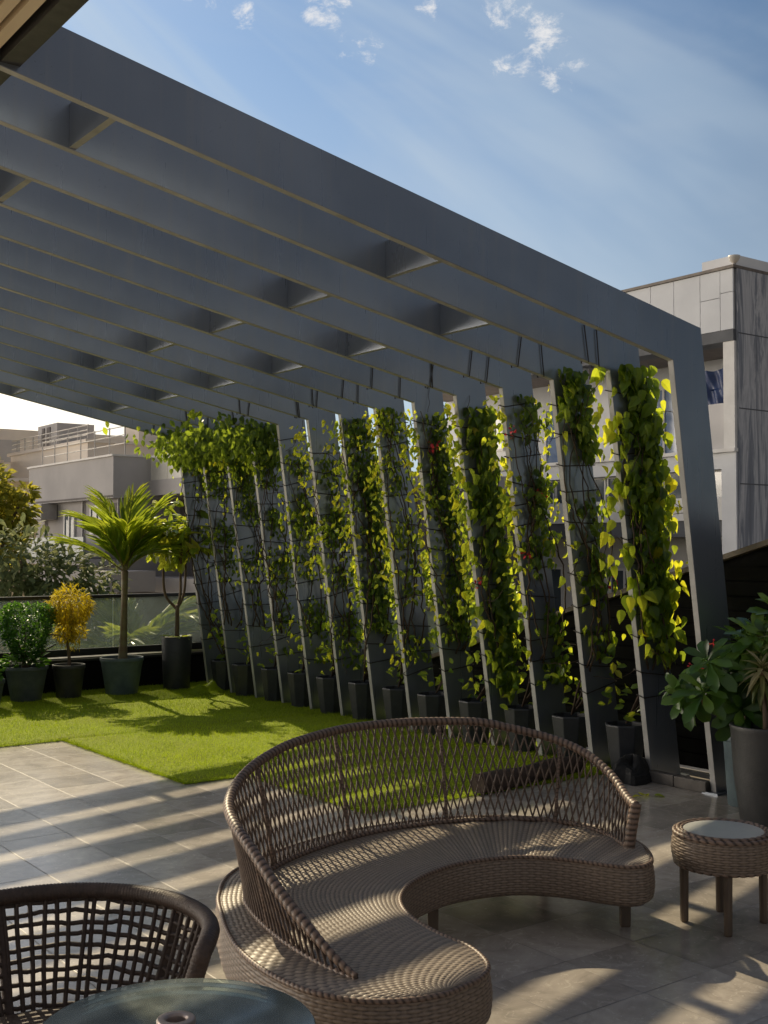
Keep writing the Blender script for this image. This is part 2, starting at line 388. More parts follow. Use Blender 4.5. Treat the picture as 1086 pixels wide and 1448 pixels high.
        me.polygons.foreach_set('use_smooth', np.full(len(S), bool(smooth)))
        me.update(calc_edges=True); me.validate()
        if s.has_t:
            at = me.attributes.new('tint', 'FLOAT', 'POINT'); at.data.foreach_set('value', np.concatenate(s.t).astype(np.float32))
        for q in (mats if isinstance(mats, (list, tuple)) else [mats]): me.materials.append(M[q])
        o = bpy.data.objects.new(name, me); COL.objects.link(o)
        if parent is not None:
            o.parent = parent; ROOT[o.name] = ROOT[parent.name]
        else: ROOT[o.name] = (0.0, 0.0, 0.0)
        if bevel > 0:
            md = o.modifiers.new('bevel', 'BEVEL'); md.width = bevel; md.segments = 2; md.limit_method = 'ANGLE'; md.angle_limit = R(40)
        return o

ROOT = {}
def thing(name, label, cat, loc, group=None):
    o = bpy.data.objects.new(name, None); COL.objects.link(o); o.empty_display_size = 0.1
    o.location = loc; ROOT[o.name] = tuple(loc); o['label'] = label; o['category'] = cat
    if group: o['group'] = group
    return o
def tag(o, label, cat, group=None):
    o['label'] = label; o['category'] = cat
    if group: o['group'] = group
    return o
def struct(o): o['kind'] = 'structure'; return o

# ------------------------------------------------------------------ leaves
def template(rows, fold=0.25, droop=0.2):
    """rows: (position along the blade, half width); last row is the tip"""
    V = []; Fc = []
    for (y, w) in rows[:-1]:
        z = -droop * y * y
        V += [(-w, y, z + fold * w), (0, y, z), (w, y, z + fold * w)]
    y = rows[-1][0]; V.append((0, y, -droop * y * y))
    k = len(rows) - 1
    for i in range(k - 1):
        a = 3 * i; b = a + 3
        Fc += [(a, a + 1, b + 1, b), (a + 1, a + 2, b + 2, b + 1)]
    a = 3 * (k - 1); t = 3 * k
    tri = [(a, a + 1, t, t), (a + 1, a + 2, t, t)]
    return np.array(V), Fc, [q[:3] for q in tri]
T_LEAF = template([(0, .03), (.25, .26), (.6, .27), (1, 0)], .35, .25)
T_HEART = template([(-.08, .12), (.05, .33), (.3, .4), (.65, .24), (1, 0)], .3, .3)
T_OBOV = template([(0, .02), (.3, .09), (.65, .2), (.88, .17), (1, 0)], .3, .35)
T_LONG = template([(0, .03), (.3, .1), (.65, .09), (1, 0)], .4, .4)
T_STRIP = template([(0, .03), (.35, .06), (.75, .045), (1, 0)], .5, .32)
T_BLADE = template([(0, .05), (1, 0)], .0, .3)

def norm(a): return a / (np.linalg.norm(a, axis=-1, keepdims=True) + 1e-9)
def leaves(mb, P, D, N, size, tint, T=T_LEAF, mat=0):
    P = np.asarray(P, float); D = norm(np.asarray(D, float)); N = np.asarray(N, float)
    X = norm(np.cross(D, N)); Nn = np.cross(X, D)
    tv, q, tr = T; k = len(tv); n = len(P)
    size = np.broadcast_to(np.asarray(size, float), (n,))
    V = P[:, None] + size[:, None, None] * (tv[None, :, 0:1] * X[:, None] + tv[None, :, 1:2] * D[:, None] + tv[None, :, 2:3] * Nn[:, None])
    tt = np.repeat(np.broadcast_to(np.asarray(tint, float), (n,)), k)
    base = (np.arange(n) * k)[:, None, None]
    o = mb.n
    mb.add(V.reshape(-1, 3), (base + np.array(q)[None]).reshape(-1, 4) if q else np.zeros((0, 4), int), mat, tt)
    mb.f.append((base + np.array(tr)[None]).reshape(-1, 3) + o); mb.m.append(mat)

def rnd(n, a=0.0, b=1.0): return rng.uniform(a, b, n)
def rdir(n): return norm(rng.normal(size=(n, 3)))

def spline(P, n, closed=False):
    """Catmull-Rom through points, resampled evenly by arc length"""
    P = np.asarray(P, float)
    if closed: Q = np.vstack([P[-1], P, P[0], P[1]])
    else: Q = np.vstack([2 * P[0] - P[1], P, 2 * P[-1] - P[-2]])
    out = []
    for i in range(1, len(Q) - 2):
        t = np.linspace(0, 1, 24, endpoint=False)[:, None]
        a, b, c, d = Q[i - 1], Q[i], Q[i + 1], Q[i + 2]
        out.append(0.5 * ((2 * b) + (c - a) * t + (2 * a - 5 * b + 4 * c - d) * t ** 2 + (3 * b - a - 3 * c + d) * t ** 3))
    out = np.vstack(out + [P[:1] if closed else P[-1:]])
    d = np.r_[0, np.cumsum(np.linalg.norm(np.diff(out, axis=0), axis=1))]
    s = np.linspace(0, d[-1], n + (1 if closed else 0))
    if closed: s = s[:-1]
    return np.stack([np.interp(s, d, out[:, k]) for k in range(P.shape[1])], 1)

# ================================================================== SETTING
mb = MB(); mb.add([(-900, -900, -7.0), (900, -900, -7.0), (900, 1500, -7.0), (-900, 1500, -7.0)], [(0, 1, 2, 3)])
struct(mb.build('ground', 'earth'))
mb = MB(); mb.box(-6, 8.2, -6, 14.6, -7.0, -0.12); struct(mb.build('terrace_base', 'slab_side'))
mb = MB(); mb.box(-6, 7.66, -6, 14.02, -0.118, 0.0); struct(mb.build('terrace_floor', 'floor'))

# artificial turf: L-shaped sheet with a seam, plus short blades
def turf_inside(x, y):
    return ((x > 4.09) & (y > 8.03)) | (y > 10.52) | ((x > 4.62) & (y > 6.42))
mb = MB(); nx = 260; ny = 180
def turf_sheet(x0, x1, y0, y1):
    X, Y = np.meshgrid(np.linspace(x0, x1, max(4, int((x1 - x0) / .05))), np.linspace(y0, y1, max(4, int((y1 - y0) / .05))), indexing='ij')
    Z = 0.018 + 0.006 * np.sin(X * 3.1 + Y) * np.sin(Y * 2.3) + rng.normal(0, .0025, X.shape)
    e = np.minimum.reduce([X - x0, x1 - X, Y - y0, y1 - Y])
    Z = np.where(e < 1e-6, 0.004, Z)
    mb.grid(np.stack([X, Y, Z], 2))
turf_sheet(4.09, 7.6, 8.031, 8.478); turf_sheet(4.62, 7.6, 6.42, 8.03); turf_sheet(4.09, 7.6, 8.486, 10.52); turf_sheet(-4.0, 7.6, 10.521, 14.0)
tf = mb.build('turf_mat', 'turf', smooth=True); struct(tf)
mb = MB(); n = 190000
x = rnd(n, 0.0, 7.5); y = rnd(n, 6.43, 13.95)
k = turf_inside(x - .0, y) & (np.abs(y - 8.482) > .012); x = x[k]; y = y[k]; n = len(x)
D = np.stack([rng.normal(0, .45, n), rng.normal(0, .45, n), np.ones(n)], 1)
patch = 0.45 + 0.2 * np.sin(x * 1.7 + 1.3 * np.sin(y * 1.1)) + .16 * np.sin(x * 5.3 + 2 * np.sin(y * 3.1)) * np.sin(y * 4.7) + rng.normal(0, .24, n)
leaves(mb, np.stack([x, y, np.full(n, .014)], 1), D, rdir(n), rnd(n, .02, .04), np.clip(patch, 0, 1), T_BLADE)
for (ax_, ay_, bx_, by_, ox, oy, m) in [(4.09, 8.03, 4.09, 10.52, -1, 0, 2600), (0.5, 10.52, 4.09, 10.52, 0, -1, 3600), (4.09, 8.03, 4.62, 8.03, 0, -1, 600), (4.62, 6.42, 4.62, 8.03, -1, 0, 1700), (4.62, 6.42, 7.2, 6.42, 0, -1, 2600)]:
    u = rnd(m); w_ = np.clip(.5 + .6 * np.sin(u * 37 + ax_) * np.sin(u * 91), 0, 1)
    P = np.stack([ax_ + (bx_ - ax_) * u + ox * rnd(m, -.012, .012) * (1 + w_), ay_ + (by_ - ay_) * u + oy * rnd(m, -.012, .012) * (1 + w_), rnd(m, .003, .014)], 1)
    leaves(mb, P, np.stack([rng.normal(ox * .9, .5, m), rng.normal(oy * .9, .5, m), rnd(m, .2, .9)], 1), rdir(m), rnd(m, .02, .042), np.clip(rng.normal(.35, .25, m), 0, 1), T_BLADE)
g = mb.build('grass', 'blade'); g['kind'] = 'stuff'
# stone kerb between the two nearest legs and dark planting bed
mb = MB()
for y0 in (5.47, 5.77): mb.box(7.0, 7.075, y0, y0 + .294, 0, 0.085)
tag(mb.build('stone_kerb', 'stone_kerb', bevel=.006), 'low pale stone kerb on the floor between the two nearest pergola legs', 'kerb')

# ================================================================== PERGOLA
NF = 14; FY0 = 5.435; FS = 0.601; TH = 0.05
SL = 0.191
def x_in(z): return 7.05 - 0.143 * z
def x_out(z): return 7.39 - 0.139 * z
perg = thing('pergola', 'dark grey steel pergola of bent portal frames with slanted flat legs', 'pergola', (7.05, 5.435, 0))
def frame_mesh(Y, depth):
    mb = MB()
    xi, zi = x_in(3.148), 3.148
    xo, zo = x_out(3.414), 3.414
    XL = 0.8
    def zb(x): return zi + (xi - x) * SL
    def zt(x): return zo + (xo - x) * SL
    zl = zb(XL); dl = depth
    # beam tapers to 'depth' for the inner frames
    ztl = (lambda x: zt(x)) if depth is None else (lambda x: zb(x) + depth)
    knee = (xo, zo)
    y0, y1 = Y - TH / 2, Y + TH / 2
    if depth is None: poly = [(x_in(0), 0), (xi, zi), (XL, zb(XL)), (XL, zt(XL)), (xo, zo), (x_out(0), 0)]
    else: poly = [(x_in(0), 0), (xi, zi), (XL, zb(XL)), (XL, zb(XL) + depth), (6.2, zb(6.2) + depth), (6.6, zt(6.6)), (xo, zo), (x_out(0), 0)]
    poly = poly[::-1]
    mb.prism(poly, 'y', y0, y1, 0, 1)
    return mb
for k in range(NF):
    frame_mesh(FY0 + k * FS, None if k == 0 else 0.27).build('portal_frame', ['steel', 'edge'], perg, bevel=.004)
def brace(k, X):
    y0 = FY0 + k * FS + TH / 2 + .001; y1 = FY0 + (k + 1) * FS - TH / 2 - .001
    zb = 3.148 + (6.6 - X) * SL
    mb = MB(); mb.box(X - .022, X + .022, y0, y1, zb + .012, zb + .25)
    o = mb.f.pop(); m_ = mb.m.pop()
    mb.f.append([o[0]]); mb.m.append(1); mb.f.append(list(o[1:])); mb.m.append(0)  # underside alone takes the paler colour, floor bounce painted in
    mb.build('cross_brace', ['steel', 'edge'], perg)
for k in range(NF - 1):
    if k % 2 == 0: brace(k, 2.36); brace(k, 4.5)
    else: brace(k, 5.45)
# base plates
for k in range(NF):
    Y = FY0 + k * FS
    mb = MB(); mb.box(7.0, 7.44, Y - .07, Y + .07, .0, .012); mb.build('base_plate', 'steel', perg)

# roof overhang of the house: slatted soffit and fascia
ov = thing('roof_overhang', 'tan slatted timber soffit with dark fascia at top left corner', 'roof', (1.8, 4.5, 4.1))
mb = MB()
for i in range(11): mb.box(1.68 - i * .085, 1.735 - i * .085, 2.0, 9.0, 4.115, 4.16)
mb.build('slat_panel', 'slat', ov)
mb = MB(); mb.box(1.765, 1.86, 2.0, 9.0, 4.09, 4.36); mb.build('fascia', 'dark_trim', ov)
mb = MB(); mb.box(0.6, 1.763, 2.0, 9.0, 4.165, 4.34); mb.build('roof_deck', 'dark_trim', ov)

# ================================================================== SLOPING DARK WALL, RAILINGS
def wz(y): return max(0.5, 1.817 - 0.287 * (y - 5.44))
sw = thing('boundary_wall', 'black planked wall with sloping top behind the pergola legs', 'wall', (7.75, 6, 0))
mb = MB(); zrow = 0.0
yb = 5.44 + (1.817 - .5) / .287
mb.prism([(-2, 0), (14.3, 0), (14.3, .5), (yb, .5), (-2, wz(-2))], 'x', 7.77, 7.92)
mb.build('wall', 'black_wall', sw)
mb = MB()
zr = .01
while zr < 3.9:
    z1 = zr + .105
    yend = 14.25 if z1 < .48 else 5.44 + (1.817 - z1 - .02) / .287
    if yend > -2: mb.prism([(-2, zr), (yend + (.02 if z1 > .48 else 0), zr), (yend, z1), (-2, z1)], 'x', 7.735 + .012 * ((int(zr * 10)) % 2), 7.7701)
    zr += .118
mb.build('plank', 'black_wall', sw)
mb = MB(); mb.prism([(-2, wz(-2) + .001), (yb, .501), (14.3, .501), (14.3, .535), (yb + .02, .535), (-2, wz(-2) + .05)], 'x', 7.70, 7.95); mb.build('coping', 'coping', sw)

def railing(name, label, p0, p1, zb, zt, npan, base_z):
    p0 = np.array(p0, float); p1 = np.array(p1, float); L = np.linalg.norm(p1 - p0); u = (p1 - p0) / L; nn = np.array([-u[1], u[0]])
    t = thing(name, label, 'railing', (p0[0], p0[1], 0))
    def bar(a, b, w, z0, z1):
        A = p0 + u * a; B = p0 + u * b
        c = [A - nn * w, B - nn * w, B + nn * w, A + nn * w]
        return MB().prism([(q[0], q[1]) for q in c], 'z', z0, z1)
    bar(0, L, .03, zt - .045, zt).build('top_rail', 'rail', t, bevel=.006)
    bar(0, L, .035, zb, zb + .09).build('bottom_rail', 'rail', t, bevel=.006)
    for i in range(npan):
        bar(L * i / npan + .006, L * (i + 1) / npan - .006, .006, zb + .0905, zt - .0455).build('glass_pane', 'rail_glass', t)
    return t
bp = thing('parapet', 'low black parapet with ledge behind the row of potted trees', 'wall', (0, 14.2, 0))
mb = MB(); mb.box(-6, 7.69, 14.03, 14.36, 0, .375); mb.build('wall', 'black_wall', bp)
mb = MB(); mb.box(-6, 7.69, 13.99, 14.4, .3755, .41); mb.build('coping', 'rail', bp, bevel=.005)
railing('glass_railing', 'milky glass railing with black top rail behind the row of potted trees', (-6, 14.2), (7.69, 14.2), .43, 1.2, 9, 0)
railing('glass_railing', 'milky glass railing seen in slits between the vine-covered legs', (7.84, 8.1), (7.84, 14.3), .545, 1.17, 5, 0)

# ================================================================== POTS
def pot_profile(h, rb, rt, lip=.018, wall=.02, lipdrop=.0):
    if lip > 0:
        return [(rb * .6, 0), (rb, 0), (rt - lip * .6, h - .05), (rt, h - .045), (rt, h), (rt - wall, h), (rt - wall - .006, h - .09)]
    return [(rb * .6, 0), (rb, 0), (rb + (rt - rb) * .55, h * .5), (rt, h - .012), (rt - .004, h), (rt - wall, h), (rt - wall - .004, h - .08)]
def add_pot(t, c, h, rb, rt, mat, n=40, lip=.018, phase=0.0, smooth=True, soil=.045):
    MB().lathe(pot_profile(h, rb, rt, lip), c, n, 0, phase).build('pot', mat, t, smooth=False if n < 12 else True, bevel=.004 if n >= 12 else .006)
    mb = MB()
    th = np.linspace(0, 2 * np.pi, 25)[:-1]; rr = np.linspace(0.001, rt - .022, 8)
    V = np.array([[(c[0] + r * math.cos(a), c[1] + r * math.sin(a), c[2] + h - soil + rng.normal(0, .006)) for r in rr] for a in th])
    mb.grid(V, closed=True); mb.build('soil', 'soil', t, smooth=True)

ORD = ['nearest', 'second', 'third', 'fourth', 'fifth', 'sixth', 'seventh', 'eighth', 'ninth', 'tenth', 'eleventh', 'twelfth', 'thirteenth']
def pot_copy(src, loc, label):
    r = src.copy(); COL.objects.link(r); r.location = loc; r['label'] = label; ROOT[r.name] = tuple(loc)
    for ch in list(src.children):
        c = ch.copy(); COL.objects.link(c); c.parent = r
    return r
pot0 = None
for k in range(1, 13):
    Y = FY0 + (k + .48) * FS; X = 7.10
    j = k - 1
    lab = 'dark faceted plant pot between grey pergola legs, ' + ('nearest the wicker sofa end' if j == 0 else ('farthest of its row' if j == 11 else ORD[j] + ' of its row from the nearest'))
    if pot0 is None:
        pot0 = thing('plant_pot', lab, 'plant pot', (X, Y, 0), 'faceted pots between the pergola legs')
        add_pot(pot0, (X, Y, 0), .40, .115, .17, 'pot_dark', n=8, lip=0, phase=R(22.5))
        src = pot0
    else:
        pot_copy(pot0, (X + rng.normal(0, .012), Y + rng.normal(0, .012), 0), lab)

# ================================================================== VINES
def walk(p, d, step, n, wob, bias=None):
    pts = [np.array(p, float)]; d = np.array(d, float)
    for i in range(n):
        d = d + rng.normal(0, wob, 3)
        if bias is not None: d = d + bias
        d /= np.linalg.norm(d); pts.append(pts[-1] + d * step)
    return np.array(pts)

VSPEC = {  # frame: (leaf count, leaf size, z low, z high, x from, x to (of leg width), tint mean, template, label)
    1: (760, .125, .95, 3.08, .10, 1.35, .50, T_HEART, 'lush vine of large heart-shaped leaves on the second pergola leg from the right'),
    2: (330, .092, .75, 3.12, .10, 1.30, .48, T_HEART, 'thin vine arching at the top of the third pergola leg from the right'),
    3: (360, .088, .65, 2.98, .15, 1.25, .50, T_HEART, 'sparse vine with coral flowers on the fourth pergola leg from the right'),
    4: (640, .115, .50, 2.95, .15, 1.15, .42, T_HEART, 'thick hanging vine of broad leaves on the fifth pergola leg from the right'),
    5: (900, .072, .95, 2.95, .15, 1.20, .36, T_LEAF, 'dense dark vine with red blossom near its top, sixth pergola leg from the right'),
    6: (420, .075, .70, 3.05, -.25, .90, .62, T_LEAF, 'yellowish loose vine on the seventh pergola leg from the right'),
    7: (900, .080, .95, 3.0, .10, 1.15, .38, T_LEAF, 'dense dark green vine on the eighth pergola leg from the right'),
    8: (520, .075, .55, 2.8, -.15, 1.15, .45, T_LEAF, 'tangled vine with bare stems on the ninth pergola leg from the right'),
    9: (520, .075, .55, 2.9, -.20, 1.10, .48, T_LEAF, 'leafy vine on the tenth pergola leg from the right'),
    10: (480, .075, .6, 2.9, -.2, 1.0, .50, T_LEAF, 'thin vine on the fourth pergola leg from the far end'),
    11: (560, .075, .9, 3.0, -.2, 1.1, .42, T_LEAF, 'vine thick at the top on the third pergola leg from the far end'),
    12: (620, .075, .9, 3.05, -.25, 1.1, .42, T_LEAF, 'vine hanging from the beam on the second pergola leg from the far end'),
    13: (380, .075, 1.6, 3.05, .35, 1.25, .50, T_LEAF, 'vine spilling over the top corner of the farthest pergola frame'),
}
FLOWERS = {5: [(.35, 2.75), (.28, 2.72)], 3: [(-.1, 2.75), (.6, 2.25), (.05, 1.75)], 2: [(1.12, 1.5)], 4: [(-.2, 1.5)]}
for k, (n, sz, z0, z1, a0, a1, tm, T, lab) in VSPEC.items():
    Y = FY0 + k * FS
    t = thing('climbing_vine', lab, 'vine', (7.2, Y, 0), 'vines climbing the pergola legs')
    ph = rng.uniform(0, 6.28, 4)
    n = int(n * (1.15 if k in (2, 3, 6, 8, 9, 10) else (1.5 if k == 1 else 1.6))); sz *= (.82 if k in (1, 2) else .76); z1 = z1 + .12
    z = z0 + (z1 - z0) * rnd(n * 3) ** .92
    am = .5 if k in (1, 4, 5, 7) else 1.0
    dens = 0.46 + am * (.34 * np.sin(z * 5.1 + ph[0]) + .3 * np.sin(z * 11.3 + ph[1]))
    if k not in (1, 4, 5, 7): dens *= .55 + .45 * np.clip((z - z0) / (z1 - z0), 0, 1)
    if k in (11, 12, 13): dens *= np.clip((z - z0) / (z1 - z0), .12, 1)
    if k == 1: dens = np.clip(dens + .3, 0, 1) * np.clip(.35 + (z - .95) / .9, 0, 1)
    if k in (4, 5, 7): dens = np.clip(dens + .1, 0, 1)
    z = z[rnd(len(z)) < dens][:n]; n = len(z)
    c = (a0 + a1) / 2 + .12 * np.sin(z * 3.3 + ph[2]); w = (a1 - a0) / 2 * (.74 + .34 * np.sin(z * 6.1 + ph[3]) + .16 * np.sin(z * 14 + ph[0]))
    a = c + w * np.clip(rng.normal(0, .55, n), -1.6, 1.6)
    a = np.where(rnd(n) < .22, rnd(n, -.42, 1.6), a)
    wid = x_out(z) - x_in(z)
    x = x_in(z) + a * wid
    onface = (a > -.02) & (a < 1.02)
    y = np.where(onface, Y - TH / 2 - .015 - np.abs(rng.normal(0, .05, n)), Y + rng.normal(-.03, .07, n))
    D = np.stack([rng.normal(0, .45, n), rng.normal(-.2, .25, n), -.9 + rng.normal(0, .35, n)], 1)
    N = np.stack([rng.normal(0, .35, n), -np.ones(n) + rng.normal(0, .35, n), .45 + rng.normal(0, .3, n)], 1)
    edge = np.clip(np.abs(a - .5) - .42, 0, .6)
    tint = np.clip(tm - .1 + rng.normal(0, .15, n) + edge * .85 + (rnd(n) < .06) * .4, 0, 1)  # outer leaves tinted yellower, painting backlight glow along the leg edges
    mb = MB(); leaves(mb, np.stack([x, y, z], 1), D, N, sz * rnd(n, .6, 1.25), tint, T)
    if k in (3, 4, 5, 6, 7, 8):   # extra leaves tinted yellow to paint sun glow in the slits beside the leg
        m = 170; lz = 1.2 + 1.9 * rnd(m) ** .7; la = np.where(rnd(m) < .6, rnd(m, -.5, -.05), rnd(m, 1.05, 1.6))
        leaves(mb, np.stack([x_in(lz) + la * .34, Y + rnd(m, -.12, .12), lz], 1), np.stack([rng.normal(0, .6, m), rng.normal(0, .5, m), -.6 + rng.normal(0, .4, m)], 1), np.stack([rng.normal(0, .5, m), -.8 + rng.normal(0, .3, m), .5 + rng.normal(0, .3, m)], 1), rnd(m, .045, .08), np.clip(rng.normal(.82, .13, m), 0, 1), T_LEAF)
    # low growth out of the pot
    m = 26; px = 7.12 + rng.normal(0, .1, m); pz = rnd(m, .4, 1.0); py = Y + (.3 if k < 13 else -.3) + rng.normal(0, .09, m)
    leaves(mb, np.stack([px, py, pz], 1), np.stack([rng.normal(0, .6, m), rng.normal(-.3, .5, m), rnd(m, -.6, .5)], 1), np.stack([rng.normal(0, .3, m), -.6 + rng.normal(0, .3, m), rnd(m, .3, 1)], 1), rnd(m, .06, .11), np.clip(.5 + rng.normal(0, .15, m), 0, 1), T_LEAF)
    if k >= 10:   # canopy spilling along the beam
        m = 430 if k < 13 else 330
        bx = 6.9 - np.abs(rng.normal(0, .36, m)); bz = 3.148 + (6.6 - bx) * SL + rnd(m, -.34, .1) * np.clip(1.15 - (6.7 - bx) * .8, .35, 1)
        by = Y + rng.normal(-.05, .16, m)
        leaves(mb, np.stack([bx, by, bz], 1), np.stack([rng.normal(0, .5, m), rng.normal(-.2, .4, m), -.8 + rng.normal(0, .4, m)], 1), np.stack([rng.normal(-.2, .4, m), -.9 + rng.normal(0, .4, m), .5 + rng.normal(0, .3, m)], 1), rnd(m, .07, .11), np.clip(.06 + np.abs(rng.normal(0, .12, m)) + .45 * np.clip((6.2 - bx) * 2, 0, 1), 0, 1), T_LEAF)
    if k == 2:    # leafy arch under the beam
        m = 90; u = rnd(m); bx = 6.6 + u * .32; bz = 2.93 + .2 * np.sin(u * 2.2) + rng.normal(0, .05, m)
        leaves(mb, np.stack([bx, Y - .05 - rnd(m, 0, .1), bz], 1), np.stack([rng.normal(0, .5, m), rng.normal(-.3, .3, m), -.8 + rng.normal(0, .3, m)], 1), np.stack([rng.normal(0, .3, m), -1 + rng.normal(0, .3, m), .5 + rnd(m) * .4], 1), rnd(m, .06, .1), np.clip(.4 + rng.normal(0, .18, m), 0, 1), T_HEART)
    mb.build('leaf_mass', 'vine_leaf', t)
    # stems
    mb = MB()
    for s_ in range(5 if k != 1 else 4):
        zz = np.linspace(.4, z1 - rng.uniform(0, .4), 34)
        f = rng.uniform(.1, .9)
        xx = x_in(zz) + (x_out(zz) - x_in(zz)) * (f + .35 * np.sin(zz * rng.uniform(1.5, 3.5) + rng.uniform(0, 6))) + rng.normal(0, .01, 34)
        yy = Y - TH / 2 - .02 - .03 * (1 + np.sin(zz * 4 + s_)) + rng.normal(0, .006, 34)
        w0 = np.clip((zz - .4) / .5, 0, 1)
        xx = 7.12 * (1 - w0) + xx * w0; yy = (Y + (.3 if k < 13 else -.3)) * (1 - w0) + yy * w0
        mb.tube(np.stack([xx, yy, zz], 1), np.linspace(.009, .004, 34), 5)
    for s_ in range(9):    # loose tendrils
        z_ = rng.uniform(.7, z1); p = (rng.uniform(x_in(z_), x_out(z_)), Y - .05, z_)
        mb.tube(walk(p, (rng.normal(0, 1), rng.normal(-.5, .4), rng.normal(.1, .5)), .035, 13, .22, np.array([0, 0, -.02])), .0026, 4)
    mb.build('stem', 'vine_stem', t, smooth=True)
    if k in FLOWERS:
        mb = MB()
        for (a_, z_) in FLOWERS[k]:
            m = 7; cx = x_in(z_) + a_ * .34
            P = np.stack([cx + rng.normal(0, .03, m), Y - .1 + rng.normal(0, .03, m), z_ + rng.normal(0, .03, m)], 1)
            leaves(mb, P, np.stack([rng.normal(0, 1, m), rng.normal(-.6, .5, m), rng.normal(0, 1, m)], 1), rdir(m), .035, .5, T_HEART)
        mb.build('flower', 'red', t)

# thin cords wound round the legs
for k in range(1, NF):
    Y = FY0 + k * FS; mb = MB()
    z_ = .55 + rng.uniform(0, .1)
    while z_ < 3.0:
        d = rng.uniform(-.05, .09); z2 = z_ + d
        a = .012
        pts = [(x_in(z_) - a, Y - TH / 2 - a, z_), (x_out(z2) + a, Y - TH / 2 - a, z2), (x_out(z2) + a, Y + TH / 2 + a, z2 + .01), (x_in(z_) - a, Y + TH / 2 + a, z_ + .02)]
        mb.tube(pts, .0045, 5, closed=True)
        z_ += rng.uniform(.17, .27)
    for q in range(2):   # ties running up over the beam
        xx = rng.uniform(6.1, 6.5); zb = 3.148 + (6.6 - xx) * SL
        mb.tube([(xx, Y - TH / 2 - .012, zb - .01), (xx + rng.uniform(-.05, .05), Y - TH / 2 - .012, zb + .26), (xx, Y + TH / 2 + .012, zb + .29), (xx, Y + TH / 2 + .012, zb - .01)], .005, 5, closed=True)
    mb.build('tie_cord', 'wire', perg, smooth=True)

# ================================================================== PLANTS AT THE BACK
def crown(mb, c, rad, n, size, T, tint=.5, spread=.2, shell=.55, down=.0, zsq=None):
    u = rdir(n); r = (shell + (1 - shell) * rnd(n) ** .5) * (1 + rng.normal(0, .06, n))
    P = np.array(c) + u * r[:, None] * np.array(rad)
    D = u + rng.normal(0, .5, (n, 3)) + np.array([0, 0, -down]); N = u * .6 + np.array([0, 0, .7]) + rng.normal(0, .35, (n, 3))
    leaves(mb, P, D, N, size * rnd(n, .7, 1.3), np.clip(tint + rng.normal(0, spread, n), 0, 1), T)

# clipped dark green bush, broad at the top and narrow below
t = thing('potted_bush', 'clipped dark green bush, broad on top, in a grey lipped pot by the railing', 'potted plant', (4.78, 13.48, 0))
add_pot(t, (4.78, 13.48, 0), .42, .17, .25, 'pot_grey')
mb = MB(); n = 3400
z = .46 + rnd(n) ** .8 * .68; rr = np.interp(z, [.45, .6, .85, 1.0, 1.1, 1.16], [.08, .17, .29, .32, .27, .12]); th = rnd(n, 0, 6.283)
q = np.sqrt(rnd(n, .45, 1.0)) * rr * (1 + .1 * np.sin(th * 5 + z * 9) + rng.normal(0, .05, n))
P = np.stack([4.78 + q * np.cos(th), 13.48 + q * np.sin(th), z], 1)
O = np.stack([np.cos(th), np.sin(th), rnd(n, -.3, .9)], 1)
leaves(mb, P, O + rng.normal(0, .5, (n, 3)), O * .5 + np.array([0, 0, .6]) + rng.normal(0, .4, (n, 3)), rnd(n, .03, .055), np.clip(rng.normal(.45, .22, n), 0, 1), T_LEAF)
n = 70; th = rnd(n, 0, 6.28); P = np.stack([4.78 + .2 * np.cos(th), 13.48 + .2 * np.sin(th), rnd(n, .4, .52)], 1)
leaves(mb, P, np.stack([np.cos(th), np.sin(th), rnd(n, 0, .8)], 1), rdir(n) + [0, 0, 1.5], rnd(n, .07, .12), rnd(n, .6, 1), T_LEAF)
mb.build('foliage', 'dark_leaf', t)
mb = MB()
for i in range(4): mb.tube(walk((4.78 + rng.normal(0, .03), 13.48, .36), (rng.normal(0, .3), rng.normal(0, .3), 1), .06, 8, .12), np.linspace(.016, .006, 9), 6)
mb.build('stem', 'bark', t, smooth=True)

# golden bush
t = thing('potted_bush', 'golden yellow bush on a bare stem in a small dark grey pot', 'potted plant', (5.277, 13.43, 0))
add_pot(t, (5.277, 13.43, 0), .41, .14, .195, 'pot_big')
mb = MB()
for (dx, dz, r, n) in [(0, 1.12, .235, 1000), (-.12, 1.08, .15, 350), (.13, 1.1, .16, 350), (.02, .9, .17, 420), (-.06, .78, .12, 200), (.1, .8, .12, 170), (.05, .66, .07, 50)]:
    crown(mb, (5.277 + dx, 13.43 + rng.normal(0, .03), dz), (r, r, r * .95), n, .062, T_LONG, .52, .2, .6, .5)
mb.build('foliage', 'gold_leaf', t)
mb = MB(); mb.tube(walk((5.28, 13.43, .36), (0, 0, 1), .06, 6, .05), np.linspace(.024, .016, 7), 8)
for i in range(5): mb.tube(walk((5.28, 13.43, .68), (rng.normal(0, .5), rng.normal(0, .5), 1), .06, 7, .12), np.linspace(.014, .005, 8), 6)
mb.build('stem', 'bark', t, smooth=True)

